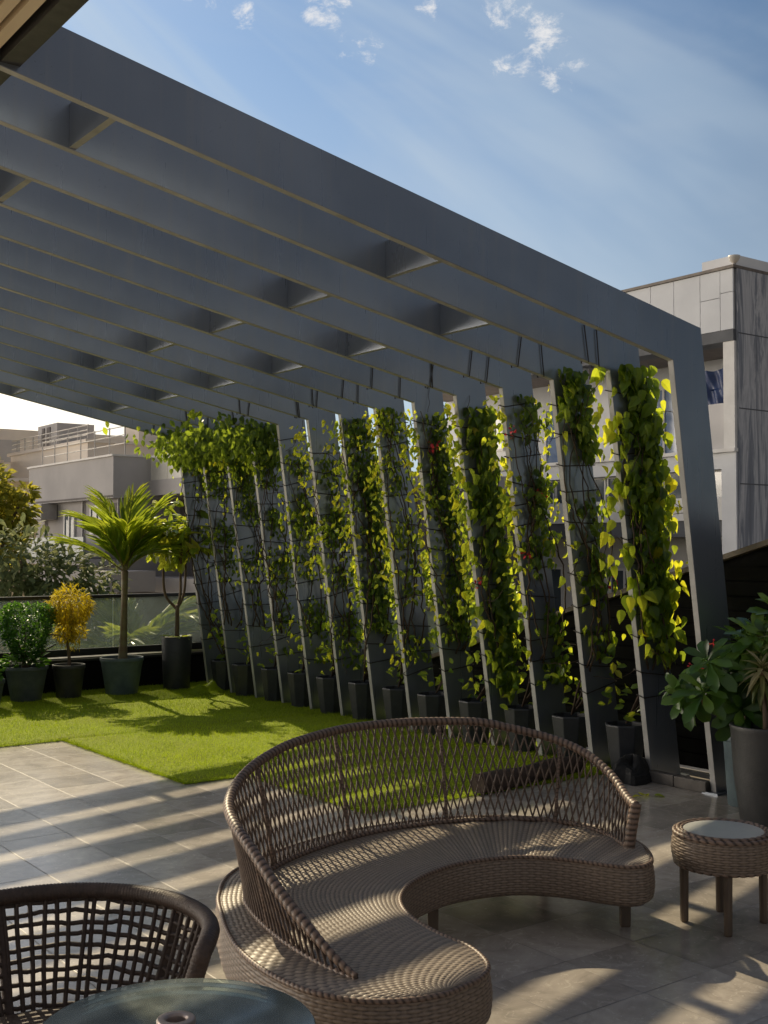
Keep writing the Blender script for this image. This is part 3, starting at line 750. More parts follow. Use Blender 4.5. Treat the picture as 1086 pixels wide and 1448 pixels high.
# palm
def frond(mb, mst, base, az, el, L, ll, n, droop, tint, tw=.045):
    s = np.linspace(0, 1, 26)
    e = el - droop * s ** 1.4
    st = L / 25
    d = np.stack([np.cos(e) * math.cos(az), np.cos(e) * math.sin(az), np.sin(e)], 1)
    P = np.array(base) + np.vstack([[0, 0, 0], np.cumsum(d[:-1] * st, 0)])
    mst.tube(P, np.linspace(.014, .003, 26), 5)
    side = np.array([-math.sin(az), math.cos(az), 0])
    u = np.linspace(.14, 1, n)
    for sg in (-1, 1):
        B = np.stack([np.interp(u, s, P[:, i]) for i in range(3)], 1); Dd = np.stack([np.interp(u, s, d[:, i]) for i in range(3)], 1)
        upv = np.cross(side, Dd) * -1
        ang = .92 - .45 * u + rng.normal(0, .06, n)
        D = Dd * np.cos(ang)[:, None] + side * sg * np.sin(ang)[:, None] + np.array([0, 0, .34]) * (1 - u * .3)[:, None] + rng.normal(0, .07, (n, 3))
        size = ll * (.55 + .75 * np.sin(np.pi * np.clip(u * .82 + .12, 0, 1))) * rnd(n, .88, 1.1)
        leaves(mb, B, D, np.cross(side * sg, D) * sg * -1 + rng.normal(0, .15, (n, 3)), size, np.clip(tint + rng.normal(0, .12, n) + .25 * u, 0, 1), T_STRIP)

pb = (5.953, 13.43)
t = thing('potted_palm', 'tall palm with arching feathery fronds in a teal grey pot', 'potted palm', (pb[0], pb[1], 0))
add_pot(t, (pb[0], pb[1], 0), .46, .19, .265, 'pot_teal')
mb = MB(); zz = np.linspace(.4, 1.52, 30); mb.tube(np.stack([pb[0] + .03 * np.sin(zz), np.full(30, pb[1]), zz], 1), np.interp(zz, [.4, .6, 1.2, 1.52], [.062, .048, .037, .042]) * (1 + .05 * (np.arange(30) % 4 == 0)), 12)
mb.build('trunk', 'palm_trunk', t, smooth=True)
mb = MB(); ms = MB(); rv = np.array([math.cos(YAW), -math.sin(YAW)]); 
def vaz(right, fwd): # azimuth from a direction given as right / away components seen from the terrace
    v = right * np.array([.803, -.596]) + fwd * np.array([.596, .803]); return math.atan2(v[1], v[0])
base = (pb[0] + .03, pb[1], 1.5)
for (rt, fw, el, L, dr) in [(-1, -.15, 1.22, .92, .55), (-.75, .3, 1.4, 1.0, .3), (-1, -.2, .72, .8, .45), (1, .1, 1.22, .95, .35), (.7, -.5, 1.15, .8, .6), (.25, .6, 1.45, .95, .25), (-.5, -.9, 1.1, .7, .7), (.3, -1, 1.25, .7, .6), (-.6, .8, 1.1, .8, .6), (.9, -.2, .8, .58, 1.0)]:
    frond(mb, ms, base, vaz(rt, fw), el + rng.normal(0, .06), L, .38, 18, dr + .12 + rng.normal(0, .1), .5)
mb.build('fronds', 'palm_leaf', t); ms.build('frond_stalks', 'palm_trunk', t, smooth=True)
# tall cylinder pot with three-stemmed tree
tb = (6.72, 13.48)
t = thing('potted_tree', 'three-stemmed small tree with big leaves in a tall dark cylindrical pot', 'potted tree', (tb[0], tb[1], 0))
MB().lathe([(.1, 0), (.165, 0), (.195, .67), (.19, .68), (.17, .68), (.165, .6)], (tb[0], tb[1], 0), 40).build('pot', 'pot_dark', t, smooth=True, bevel=.003)
mb = MB(); mb.grid(np.array([[(tb[0] + r * math.cos(a), tb[1] + r * math.sin(a), .645 + rng.normal(0, .005)) for r in np.linspace(.001, .168, 6)] for a in np.linspace(0, 6.283, 25)[:-1]]), closed=True); mb.build('soil', 'soil', t, smooth=True)
mb = MB(); mb.tube(walk((tb[0], tb[1], .6), (0, 0, 1), .06, 8, .03), np.linspace(.032, .026, 9), 8)
tips = []
for (dx, dy) in [(-.17, .05), (.02, -.06), (.14, .04)]:
    P = spline([(tb[0], tb[1], 1.02), (tb[0] + dx * .8, tb[1] + dy, 1.2), (tb[0] + dx, tb[1] + dy, 1.5), (tb[0] + dx * .9, tb[1] + dy * 1.5, 1.85)], 20)
    mb.tube(P, np.linspace(.02, .013, 20), 7); tips.append(P[-1])
    for i in range(4):
        W = walk(P[-3 - i], (rng.normal(0, .7), rng.normal(0, .7), .9), .05, 9, .1); mb.tube(W, np.linspace(.011, .005, 10), 5); tips.append(W[-1]); tips.append(W[5])
mb.build('stem', 'bark', t, smooth=True)
mb = MB()
for p in tips:
    for rep in range(1):
        m = 9; th = np.arange(m) * 2.399 + rng.uniform(0, 6); el = rnd(m, -.7, .8)
        D = np.stack([np.cos(th) * np.cos(el), np.sin(th) * np.cos(el), np.sin(el)], 1)
        leaves(mb, p + rng.normal(0, .06, 3) + D * .02 + np.array([0, 0, .05 * rep]), D, np.array([0, 0, 1]) + rng.normal(0, .25, (m, 3)) - D * .3, rnd(m, .2, .3), np.clip(rng.normal(.8, .16, m), 0, 1), T_OBOV)
m = 60; u = rdir(m); P = np.array([tb[0] - .03, tb[1] - .03, 2.02]) + u * np.array([.36, .36, .4]) * rnd(m, .75, 1.05)[:, None]
leaves(mb, P, u * .6 + np.array([0, 0, -.5]) + rng.normal(0, .35, (m, 3)), np.array([-.5, -.7, .4]) + rng.normal(0, .4, (m, 3)), rnd(m, .16, .26), np.clip(rng.normal(.75, .2, m), 0, 1), T_OBOV)
m = 24; th = rnd(m, 0, 6.28); D = np.stack([np.cos(th), np.sin(th), rnd(m, .1, .7)], 1)
leaves(mb, np.stack([tb[0] + .1 * np.cos(th), tb[1] + .1 * np.sin(th), np.full(m, .66)], 1), D, D * .2 + [0, 0, 1], rnd(m, .08, .13), rnd(m, .6, .95), T_HEART)
mb.build('foliage', 'palm_leaf', t)
# small pot at the frame edge
cb = (4.2, 13.12)
t = thing('potted_plant', 'small leafy plant in a grey pot cut by the left picture edge', 'potted plant', (cb[0], cb[1], 0))
add_pot(t, (cb[0], cb[1], 0), .33, .14, .2, 'pot_grey')
mb = MB(); crown(mb, (cb[0], cb[1], .44), (.17, .17, .14), 260, .08, T_LEAF, .7, .2, .3); mb.build('foliage', 'dark_leaf', t)
# loose fold of turf in the corner
mb = MB(); X, Y_ = np.meshgrid(np.linspace(-1, 1, 26), np.linspace(-1, 1, 16), indexing='ij')
Z = .02 + .11 * np.exp(-(X * 1.3) ** 2 - ((Y_ - .25 * X) * 2.2) ** 2) + .03 * np.sin(X * 7) * np.exp(-X * X * 2 - Y_ * Y_ * 3)
Z = np.where((np.abs(X) > .99) | (np.abs(Y_) > .99), .012, Z)
P = np.stack([6.92 + X * .3, 12.95 + Y_ * .22, Z], 2); mb.grid(P, tint=np.full(P.shape[:2], .55))
n = 2500; i = rng.integers(0, 25, n); j = rng.integers(0, 15, n); Q = P[i, j] + np.stack([rnd(n, 0, .024), rnd(n, 0, .03), np.zeros(n)], 1)
leaves(mb, Q, np.stack([rng.normal(0, .5, n), rng.normal(0, .5, n), np.ones(n)], 1), rdir(n), rnd(n, .02, .04), rnd(n, .3, .8), T_BLADE)
tag(mb.build('turf_fold', 'blade'), 'rumpled fold of green turf in the corner beside the tall dark pot', 'turf fold')

# ================================================================== RIGHT-HAND PLANTS
bpz = (6.62, 4.66)
def whorl(mb, c, axis, n, size, tint, el0=-.3, el1=.9, T=T_OBOV, spread=.15):
    axis = np.array(axis, float); axis /= np.linalg.norm(axis); a = np.cross(axis, [.3, .9, .1]); a /= np.linalg.norm(a); b = np.cross(axis, a)
    th = np.arange(n) * 2.39996 + rng.uniform(0, 6); el = np.linspace(el0, el1, n) + rng.normal(0, .1, n)
    rad = np.cos(th)[:, None] * a + np.sin(th)[:, None] * b
    D = rad * np.cos(el)[:, None] + axis * np.sin(el)[:, None]
    N = axis * np.cos(el)[:, None] - rad * np.sin(el)[:, None]
    leaves(mb, np.array(c) + axis * (np.linspace(-.04, .02, n))[:, None], D, N, size * rnd(n, .75, 1.15) * np.linspace(1.1, .75, n), np.clip(tint + rng.normal(0, spread, n), 0, 1), T)

t = thing('potted_plant', 'tall round dark pot with pale variegated leaves on thin trunks, beside the side table', 'potted plant', (bpz[0], bpz[1], 0))
MB().lathe([(.12, 0), (.185, 0), (.225, .3), (.243, .6), (.25, .625), (.246, .636), (.226, .636), (.215, .54)], (bpz[0], bpz[1], 0), 48).build('pot', 'pot_big', t, smooth=True, bevel=.002)
mb = MB(); mb.grid(np.array([[(bpz[0] + r * math.cos(a), bpz[1] + r * math.sin(a), .585 + rng.normal(0, .006)) for r in np.linspace(.001, .219, 7)] for a in np.linspace(0, 6.283, 29)[:-1]]), closed=True); mb.build('soil', 'soil', t, smooth=True)
mb = MB(); tips = []
for (dx, dy, zt) in [(-.01, .04, 1.0), (.12, -.05, 1.2), (.16, .12, 1.08)]:
    P = spline([(bpz[0] + dx * .4, bpz[1] + dy * .4, .56), (bpz[0] + dx * .6, bpz[1] + dy * .6, .75), (bpz[0] + dx, bpz[1] + dy, zt)], 16)
    mb.tube(P, np.linspace(.02, .012, 16), 7); tips.append(P[-1])
mb.build('stem', 'bark', t, smooth=True)
mb = MB()
whorl(mb, tips[0], (-.2, -.2, 1), 30, .17, .7, -.9, 1.2, T_LONG); whorl(mb, tips[0] + np.array([0, 0, -.06]), (0, 0, 1), 16, .2, .4, -1.2, -.2, T_LONG)
whorl(mb, tips[1], (.2, -.3, 1), 34, .2, .45, -.9, 1.3, T_LONG); whorl(mb, tips[2], (.3, .2, 1), 34, .2, .35, -.9, 1.3, T_LONG)
mb.build('foliage', 'pale_leaf', t)

sp = (6.93, 5.06)
t = thing('potted_shrub', 'large-leaved glossy green shrub in a slim dark blue pot behind the tall round pot', 'potted plant', (sp[0], sp[1], 0))
add_pot(t, (sp[0], sp[1], 0), .5, .13, .17, 'pot_teal', lip=.02)
mb = MB(); ml = MB()
heads = [((6.45, 5.12, .92), (-.6, -.4, .8), 20, .34, .5), ((6.62, 4.97, 1.2), (-.1, -.3, 1), 20, .32, .6), ((6.85, 4.85, 1.36), (.1, -.3, 1), 22, .3, .6), ((7.05, 4.8, 1.28), (.3, -.3, 1), 20, .3, .6),
         ((6.7, 4.9, .98), (-.3, -.9, .5), 18, .32, .4), ((6.32, 5.3, .8), (-.9, -.2, .4), 16, .26, .55), ((6.52, 5.0, .72), (-.5, -.9, .3), 14, .3, .35), ((6.8, 5.2, 1.15), (0, .2, 1), 18, .3, .3), ((7.0, 5.0, 1.05), (.4, -.6, .6), 18, .3, .35), ((6.95, 4.95, .85), (.2, -1, .2), 14, .28, .25), ((7.25, 4.9, 1.4), (.2, -.2, 1), 20, .3, .55), ((6.75, 5.1, .8), (-.2, -.8, .1), 14, .28, .2)]
for (c, ax, n, s_, ti) in heads:
    c = (c[0] + .13, c[1] - .1, c[2] - .02)
    whorl(ml, c, ax, n + 4, s_ * .78, ti, -.6, 1.25, T_OBOV, .18)
    for e in range(2):
        c2 = np.array(c) + rng.normal(0, .1, 3) - np.array([0, 0, .06]); whorl(ml, c2, np.array(ax) + rng.normal(0, .4, 3), n - 4, s_ * .62, ti - .1, -.6, 1.1, T_OBOV, .18)
    P = spline([(sp[0], sp[1], .45), ((sp[0] + c[0]) / 2 + .05, (sp[1] + c[1]) / 2 + .05, (c[2] + .5) / 2), tuple(np.array(c) - np.array(ax) * .03)], 14); mb.tube(P, np.linspace(.016, .009, 14), 6)
mb.build('stem', 'bark', t, smooth=True); ml.build('foliage', 'gloss_leaf', t, smooth=True)
mb = MB()
for c in [(6.62, 5.1, 1.14), (6.5, 5.15, .98)]:
    for i in range(9):
        d = rdir(1)[0] * np.array([1, 1, .7]); mb.tube([c, np.array(c) + d * .05], [.0025, .0012], 4)
        mb.tube([np.array(c) + d * .05, np.array(c) + d * .062], [.006, .004], 5)
mb.build('flower', 'red', t)
mb = MB(); m = 7; leaves(mb, np.array([6.43, 5.08, .84]) + rng.normal(0, .025, (m, 3)), np.stack([rng.normal(0, .4, m), rng.normal(0, .4, m), -np.ones(m)], 1), rdir(m), .1, .5, T_LONG); mb.build('dead_leaf', 'dry', t)

# log at the front edge of the turf
mb = MB(); xs = np.linspace(5.62, 6.78, 24); rr = .075 * (1 + .06 * np.sin(xs * 11)) ; mb.tube(np.stack([xs, 6.44 + .02 * np.sin(xs * 3) + (xs - 5.6) * .08, .078 + .004 * np.sin(xs * 7)], 1), rr, 14)
tag(mb.build('log', 'log_bark', smooth=False), 'dark brown log lying along the front edge of the turf behind the sofa', 'log')
# dark lump and fallen leaf
mb = MB(); n1, n2 = 26, 14
th = np.linspace(0, 2 * np.pi, n1 + 1)[:-1]; ph = np.linspace(0, np.pi / 2, n2)
V = np.array([[(6.93 + .2 * math.cos(p) * math.cos(a) * (1 + .18 * math.sin(3 * a + 1) + .1 * math.sin(5 * a)), 6.10 + .15 * math.cos(p) * math.sin(a) * (1 + .15 * math.sin(2 * a)), .17 * math.sin(p) * (1 + .25 * math.sin(2 * a + p * 3))) for p in ph] for a in th])
V[:, :, 2] = np.maximum(V[:, :, 2] + rng.normal(0, .004, V.shape[:2]), 0); mb.grid(V, closed=True)
tag(mb.build('rock', 'rock', smooth=False), 'lump of black slate lying at the foot of the nearest faceted pot', 'rock')
mb = MB(); leaves(mb, [(6.55, 5.68, .012), (6.62, 5.62, .01), (6.5, 5.66, .01)], [(1, .3, .05), (.6, -1, .1), (-1, .4, .2)], [(0, 0, 1)] * 3, [.1, .08, .07], [.8, .7, .85], T_HEART)
tag(mb.build('fallen_leaf', 'vine_leaf'), 'bright yellow-green leaf fallen on the tiles near the stone kerb', 'leaf')

# ================================================================== WEAVE
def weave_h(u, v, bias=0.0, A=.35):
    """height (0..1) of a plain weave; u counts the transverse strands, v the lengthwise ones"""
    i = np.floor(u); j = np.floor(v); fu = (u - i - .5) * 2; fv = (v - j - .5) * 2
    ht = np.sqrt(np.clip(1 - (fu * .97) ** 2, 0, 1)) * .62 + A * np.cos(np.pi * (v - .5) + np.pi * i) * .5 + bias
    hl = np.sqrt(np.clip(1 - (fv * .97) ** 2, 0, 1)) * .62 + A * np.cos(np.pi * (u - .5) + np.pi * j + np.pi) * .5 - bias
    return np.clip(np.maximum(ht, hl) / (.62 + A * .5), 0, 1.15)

def braid(mb, P, r, pitch, closed=False, n=12, depth=.28, tint=True):
    r = np.broadcast_to(np.asarray(r, float), (len(P),))[:, None]
    """rope of wound cane along P: ridges wind round the tube"""
    P = np.asarray(P, float); k = len(P)
    T = (np.roll(P, -1, 0) - np.roll(P, 1, 0)) if closed else np.gradient(P, axis=0)
    T /= np.linalg.norm(T, axis=1)[:, None]
    up = np.array([0, 0, 1.0]); A = norm(np.cross(T, up)); bad = np.linalg.norm(np.cross(T, up), axis=1) < .05
    for q in range(k):
        if bad[q] and q > 0: A[q] = A[q - 1]
    B = np.cross(A, T)
    seg = np.linalg.norm(np.diff(P, axis=0), axis=1); s = np.r_[0, np.cumsum(seg)]
    th = np.arange(n) * 2 * np.pi / n
    ridge = np.abs(np.sin(np.pi * s[:, None] / pitch + th[None] * .5))
    rr = r * (1 - depth + depth * ridge ** .7)
    V = P[:, None] + rr[..., None] * (np.cos(th)[None, :, None] * A[:, None] + np.sin(th)[None, :, None] * B[:, None])
    kk = k if closed else k - 1
    i = np.repeat(np.arange(kk), n); j = np.tile(np.arange(n), kk); i2 = (i + 1) % k; j2 = (j + 1) % n
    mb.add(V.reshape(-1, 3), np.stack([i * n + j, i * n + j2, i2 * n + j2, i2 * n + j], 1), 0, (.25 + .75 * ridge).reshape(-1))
    if not closed:
        o = mb.n - k * n
        mb.f.append([tuple(range(o + n - 1, o - 1, -1)), tuple(range(o + (k - 1) * n, o + k * n))]); mb.m.append(0)

# ================================================================== SOFA
SZ = .36; SB = .165
inner = [(2.50, 2.955), (2.60, 2.975), (2.693, 3.03), (2.75, 3.12), (2.786, 3.25), (2.79, 3.45), (2.831, 3.65), (2.903, 3.80), (2.998, 3.91), (3.12, 4.0), (3.295, 4.075), (3.49, 4.105), (3.687, 4.07), (3.827, 3.99), (3.935, 3.84), (4.0, 3.69), (4.06, 3.60), (4.13, 3.575)]
outer = [(2.44, 2.945), (2.326, 2.967), (2.209, 3.033), (2.132, 3.133), (2.084, 3.257), (2.07, 3.45), (2.095, 3.665), (2.155, 3.875), (2.232, 4.063), (2.36, 4.33), (2.58, 4.60), (2.95, 4.79), (3.40, 4.90), (3.82, 4.87), (4.15, 4.76), (4.42, 4.50), (4.50, 4.18), (4.44, 3.90), (4.33, 3.72), (4.22, 3.61), (4.16, 3.58)]
sofa = thing('wicker_sofa', 'curved brown wicker sofa with open lattice back on the tiled terrace', 'sofa', (3.4, 4.2, 0))
NS, NTc = 1150, 250
I_ = spline(inner, NS); O_ = spline(outer, NS)
# shift sampling so the cross strands stay radial
tt = np.linspace(0, 1, NTc); S_ = np.linspace(0, 1, NS)
XY = I_[:, None] * (1 - tt)[None, :, None] + O_[:, None] * tt[None, :, None]
U = np.linspace(0, 3.75 / .0235, NS)[:, None] + 0 * tt[None]; Vv = tt[None] * .68 / .0175 + 0 * U
w = np.abs(S_ - .45) * 2
bias = .24 * np.clip((np.abs(S_ - .5) - .2) / .2, 0, 1)[:, None]
h = weave_h(U, Vv, bias)
bands = .004 * np.sin(U * .9) * np.clip((S_ - .6) / .2, 0, 1)[:, None]
edge = np.minimum(tt, 1 - tt)[None]
crownz = .012 * np.clip(edge / .12, 0, 1) ** .5
Z = SZ - .014 + crownz + h * .0058 + bands
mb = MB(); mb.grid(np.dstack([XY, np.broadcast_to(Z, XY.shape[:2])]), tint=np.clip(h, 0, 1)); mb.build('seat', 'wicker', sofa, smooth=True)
# skirt all round
loop = np.vstack([spline(outer, 1200), spline(inner, 900)[::-1]])
loop = spline(loop[::12], 2100, closed=True)
tg = np.roll(loop, -1, 0) - np.roll(loop, 1, 0); tg /= np.linalg.norm(tg, axis=1)[:, None]
area = np.sum(loop[:, 0] * np.roll(loop[:, 1], -1) - np.roll(loop[:, 0], -1) * loop[:, 1])
nrm_ = np.stack([tg[:, 1], -tg[:, 0]], 1) * (1 if area > 0 else -1)
per = np.sum(np.linalg.norm(np.roll(loop, -1, 0) - loop, axis=1))
ns_ = round(per / .034 / 2) * 2; NZ = 84
zz = np.linspace(SB, SZ - .012, NZ); zt_ = (zz - SB) / (SZ - .012 - SB)
U = (np.arange(len(loop)) / len(loop) * ns_)[:, None] + 0 * zz[None]; Vv = zt_[None] * 15 + 0 * U
h = weave_h(U, Vv, -.1)
bulge = .012 * np.sin(np.pi * zt_) - .03 * np.clip(1 - zt_ / .18, 0, 1) ** 2
off = h * .006 + bulge[None]
V = np.dstack([loop[:, None, 0] + nrm_[:, None, 0] * off, loop[:, None, 1] + nrm_[:, None, 1] * off, np.broadcast_to(zz, off.shape)])
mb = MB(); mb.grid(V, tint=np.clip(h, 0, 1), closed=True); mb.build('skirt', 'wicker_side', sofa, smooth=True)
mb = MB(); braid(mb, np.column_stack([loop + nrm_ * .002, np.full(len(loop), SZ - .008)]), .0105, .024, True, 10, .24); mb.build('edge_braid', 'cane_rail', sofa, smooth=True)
mb = MB(); mb.add(np.column_stack([loop[::6] - nrm_[::6] * .02, np.full(len(loop[::6]), SB + .012)]), [tuple(range(len(loop[::6])))]); mb.build('underside', 'dark_trim', sofa)
# legs
for (x, y) in [(4.253, 3.80), (2.62, 3.09), (2.22, 3.4), (2.5, 4.35), (3.5, 4.75), (4.35, 4.45), (3.4, 4.2)]:
    mb = MB(); mb.lathe([(.03, 0), (.033, .008), (.037, SB + .02), (.0, SB + .02)], (x, y, 0), 4, 0, R(45) - YAW); mb.build('leg', 'wood_leg', sofa, bevel=.004)
# backrest
base = spline([(2.262, 3.2), (2.245, 3.375), (2.263, 3.68), (2.34, 4.03), (2.445, 4.25), (2.64, 4.44), (2.96, 4.62), (3.41, 4.75), (3.81, 4.73), (4.10, 4.63), (4.35, 4.42), (4.41, 4.11), (4.285, 3.80)], 600)
tb_ = np.gradient(base, axis=0); tb_ /= np.linalg.norm(tb_, axis=1)[:, None]; on = np.stack([-tb_[:, 1], tb_[:, 0]], 1)
sN = np.linspace(0, 200, 600)
ztop = np.interp(sN, [0, 4, 10, 20, 25, 34, 46, 60, 72, 90, 110, 130, 150, 166, 175, 181, 187, 194, 200], [.362, .40, .46, .545, .60, .67, .715, .765, .82, .87, .89, .888, .868, .79, .735, .68, .62, .575, .56])
k_ = np.ones(25) / 25; ztop = np.convolve(np.pad(ztop, 12, 'edge'), k_, 'valid')
def back_pt(i, f):
    """i: index along the base (float), f: 0 at the seat, 1 at the rail; leans outward"""
    i = np.asarray(i, float); f = np.asarray(f, float)
    b = np.stack([np.interp(i, np.arange(600), base[:, q]) for q in range(2)], -1); o = np.stack([np.interp(i, np.arange(600), on[:, q]) for q in range(2)], -1)
    zt = np.interp(i, np.arange(600), ztop); hgt = (zt - SZ)
    lean = .19 * hgt * f ** 1.25
    return np.concatenate([b + o * lean[..., None], (SZ + hgt * f)[..., None]], -1)
ii = np.linspace(0, 599, 1500)
rail = back_pt(ii, np.ones(1500))
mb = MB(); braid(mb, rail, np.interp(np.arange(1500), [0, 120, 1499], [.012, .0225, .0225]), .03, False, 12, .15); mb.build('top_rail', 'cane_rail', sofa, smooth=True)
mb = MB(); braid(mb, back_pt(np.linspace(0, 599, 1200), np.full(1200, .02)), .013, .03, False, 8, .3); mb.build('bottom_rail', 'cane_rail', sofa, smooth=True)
mb = MB(); NST = 98; span = 23.0
for q in range(NST + 1):
    i0 = 599 * q / NST
    for sg in (-1, 1):
        f = np.linspace(0, 1, 9)
        hloc = np.interp(i0, np.arange(600), ztop) - SZ
        di = span * (hloc / .5)
        i_ = i0 + sg * di * (f - .5)
        ok = (i_ >= 0) & (i_ <= 599)
        if ok.sum() < 3: continue
        P = back_pt(np.clip(i_, 0, 599), f)[ok]
        o = np.stack([np.interp(np.clip(i_, 0, 599), np.arange(600), on[:, w_]) for w_ in range(2)], -1)[ok]
        P[:, :2] += o * sg * .0035
        mb.tube(P, .0048, 5, cap=False)
mb.build('lattice', 'lattice', sofa, smooth=True)
for i0 in (95, 225, 320, 415, 505):
    mb = MB(); braid(mb, back_pt(np.full(60, float(i0)), np.linspace(0, 1, 60)), .0095, .02, False, 8, .25); mb.build('back_stake', 'cane_rail', sofa, smooth=True)
mb = MB(); zp = np.linspace(SZ - .01, ztop[-1] + .012, 60); e = back_pt(np.full(60, 599.), np.linspace(0, 1, 60)); e[:, 2] = zp
braid(mb, e, .028, .026, False, 10, .12); mb.build('end_post', 'cane_rail', sofa, smooth=True)
mb = MB(); e = back_pt(np.full(30, 170.), np.linspace(-.02, .55, 30)); braid(mb, e, .014, .03, False, 8, .2); mb.build('back_stake', 'cane_rail', sofa, smooth=True)

# ================================================================== SIDE TABLE
cx, cy = 4.67, 3.547
t = thing('side_table', 'round wicker side table with white glass top, right of the sofa', 'table', (cx, cy, 0))
ns_, NZ, NA = 40, 70, 420
zt_ = np.linspace(0, 1, NZ); th = np.arange(NA) / NA * 2 * np.pi
U = (np.arange(NA) / NA * ns_)[:, None] + 0 * zt_[None]; Vv = zt_[None] * 12 + 0 * U
h = weave_h(U, Vv, -.1)
rr = .228 + .012 * np.sin(np.pi * zt_)[None] + h * .0065
V = np.dstack([cx + rr * np.cos(th)[:, None], cy + rr * np.sin(th)[:, None], np.broadcast_to(.285 + zt_ * .145, rr.shape)])
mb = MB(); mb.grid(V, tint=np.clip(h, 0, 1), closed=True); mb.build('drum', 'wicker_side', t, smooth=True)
mb = MB(); ang = np.linspace(0, 2 * np.pi, 500)[:-1]
for (r, z, q) in [(.229, .432, .0125), (.212, .442, .0115), (.196, .441, .010), (.226, .288, .011)]:
    braid(mb, np.stack([cx + r * np.cos(ang), cy + r * np.sin(ang), np.full(499, z)], 1), q, .04, True, 10, .3)
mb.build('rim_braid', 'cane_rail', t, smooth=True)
MB().lathe([(.0, .43), (.19, .43), (.19, .4445), (.186, .446), (.0001, .446)], (cx, cy, 0), 64).build('glass_top', 'milk_glass', t)
MB().disc((cx, cy, .29), .225, 40).build('underside', 'dark_trim', t)
for (x, y) in [(4.526, 3.68), (4.517, 3.407), (4.806, 3.675), (4.83, 3.427)]:
    x = cx + (x - cx) * .95; y = cy + (y - cy) * .95
    mb = MB(); mb.lathe([(.016, 0), (.02, .008), (.023, .32), (.0, .32)], (x, y, 0), 10, 0, 0); mb.build('leg', 'wood_leg', t, bevel=.003)

# ================================================================== ROPE CHAIR
hx, hy = 1.21, 3.22
ch = thing('rope_chair', 'brown rope-woven tub chair at the bottom left corner', 'chair', (hx, hy, 0))
A0, A1 = R(-44), R(224); CR, CZ = .455, .70
def cpt(a, f):
    """a: angle round the shell, f: 0 at the seat, 1 at the rim"""
    r = .33 + (CR - .33) * np.asarray(f) ** .8
    z = .36 + (CZ - .36) * np.asarray(f)
    return np.stack([hx + r * np.cos(a), hy + r * np.sin(a), z + 0 * a], -1)
aa = np.linspace(A0, A1, 500)
rim = np.stack([hx + CR * np.cos(aa), hy + CR * np.sin(aa), np.full(500, CZ)], 1)
def arm_end(a, sg):
    f = np.linspace(0, 1, 40)[1:]
    da = sg * .10 * np.sin(f * np.pi / 2)
    r = CR - (CR - .34) * f ** 1.3
    return np.stack([hx + r * np.cos(a + da), hy + r * np.sin(a + da), CZ - (CZ - .36) * f ** 1.1], 1)
full = spline(np.vstack([arm_end(A0, -1)[::-1][::4], rim[8:-8:24], arm_end(A1, 1)[3::4]]), 900)
mb = MB(); braid(mb, full, .0265, .011, False, 14, .1); mb.build('rim', 'rope', ch, smooth=True)
mb = MB()
for i, a in enumerate(np.linspace(A0 + .03, A1 - .03, 50)):
    f = np.linspace(-.02, .985, 12); jit = rng.normal(0, .006) + .006 * np.sin(f * 5 + rng.uniform(0, 6))
    P = cpt(np.full(12, a) + jit, np.clip(f, 0, 1)); mb.tube(P, .0075, 6, cap=False)
for f in np.linspace(.07, .92, 10):
    a = np.linspace(A0, A1, 150); P = cpt(a, np.full(150, f) + .008 * np.sin(a * 9 + f * 20) + .005 * np.sin(a * 23 + f * 50) + rng.normal(0, .002, 150)); P[:, :2] += (P[:, :2] - [hx, hy]) * .012
    mb.tube(P, .0075, 6, cap=False)
mb.build('rope_net', 'rope', ch, smooth=True)
for a in (R(12), R(88), R(168)):
    mb = MB(); f = np.linspace(0, 1, 20); P = cpt(np.full(20, a), f); P[:, :2] += (P[:, :2] - [hx, hy]) * .03; mb.tube(P, .016, 8); mb.build('frame_post', 'rope', ch, smooth=True)
mb = MB(); mb.lathe([(.0, .33), (.31, .33), (.335, .35), (.33, .38), (.30, .392), (.0001, .395)], (hx, hy, 0), 48); mb.build('seat', 'rope', ch, smooth=True)
for a in (45, 135, 225, 315):
    mb = MB(); c_, s_ = math.cos(R(a)), math.sin(R(a)); mb.tube([(hx + .34 * c_, hy + .34 * s_, 0), (hx + .26 * c_, hy + .26 * s_, .345)], [.014, .018], 8); mb.build('leg', 'dark_trim', ch, smooth=True)

# ================================================================== GLASS TABLE
gx_, gy_ = 1.22, 2.44
t = thing('glass_table', 'round glass-topped table with centre collar at the bottom edge', 'table', (gx_, gy_, 0))
TZ = .70; TR = .32
MB().lathe([(.03, TZ - .010), (TR - .003, TZ - .010), (TR, TZ - .007), (TR, TZ - .003), (TR - .003, TZ), (.03, TZ), (.03, TZ - .010)], (gx_, gy_, 0), 96).build('glass_top', 'table_glass', t, smooth=False)
mb = MB()
for i in range(44):
    a = i / 44 * 2 * math.pi
    mb.tube([(gx_ + .22 * math.cos(a), gy_ + .22 * math.sin(a), TZ - .03), (gx_ + .13 * math.cos(a + .05), gy_ + .13 * math.sin(a + .05), .42), (gx_ + .2 * math.cos(a + .1), gy_ + .2 * math.sin(a + .1), .03)], .0085, 6)
mb.build('woven_base', 'slat', t, smooth=True)
mb = MB(); ang = np.linspace(0, 2 * np.pi, 200)[:-1]
braid(mb, np.stack([gx_ + .222 * np.cos(ang), gy_ + .222 * np.sin(ang), np.full(199, TZ - .026)], 1), .0155, .04, True, 10, .2)
braid(mb, np.stack([gx_ + .2 * np.cos(ang), gy_ + .2 * np.sin(ang), np.full(199, .018)], 1), .017, .04, True, 10, .2)
mb.build('base_ring', 'cane_rail', t, smooth=True)
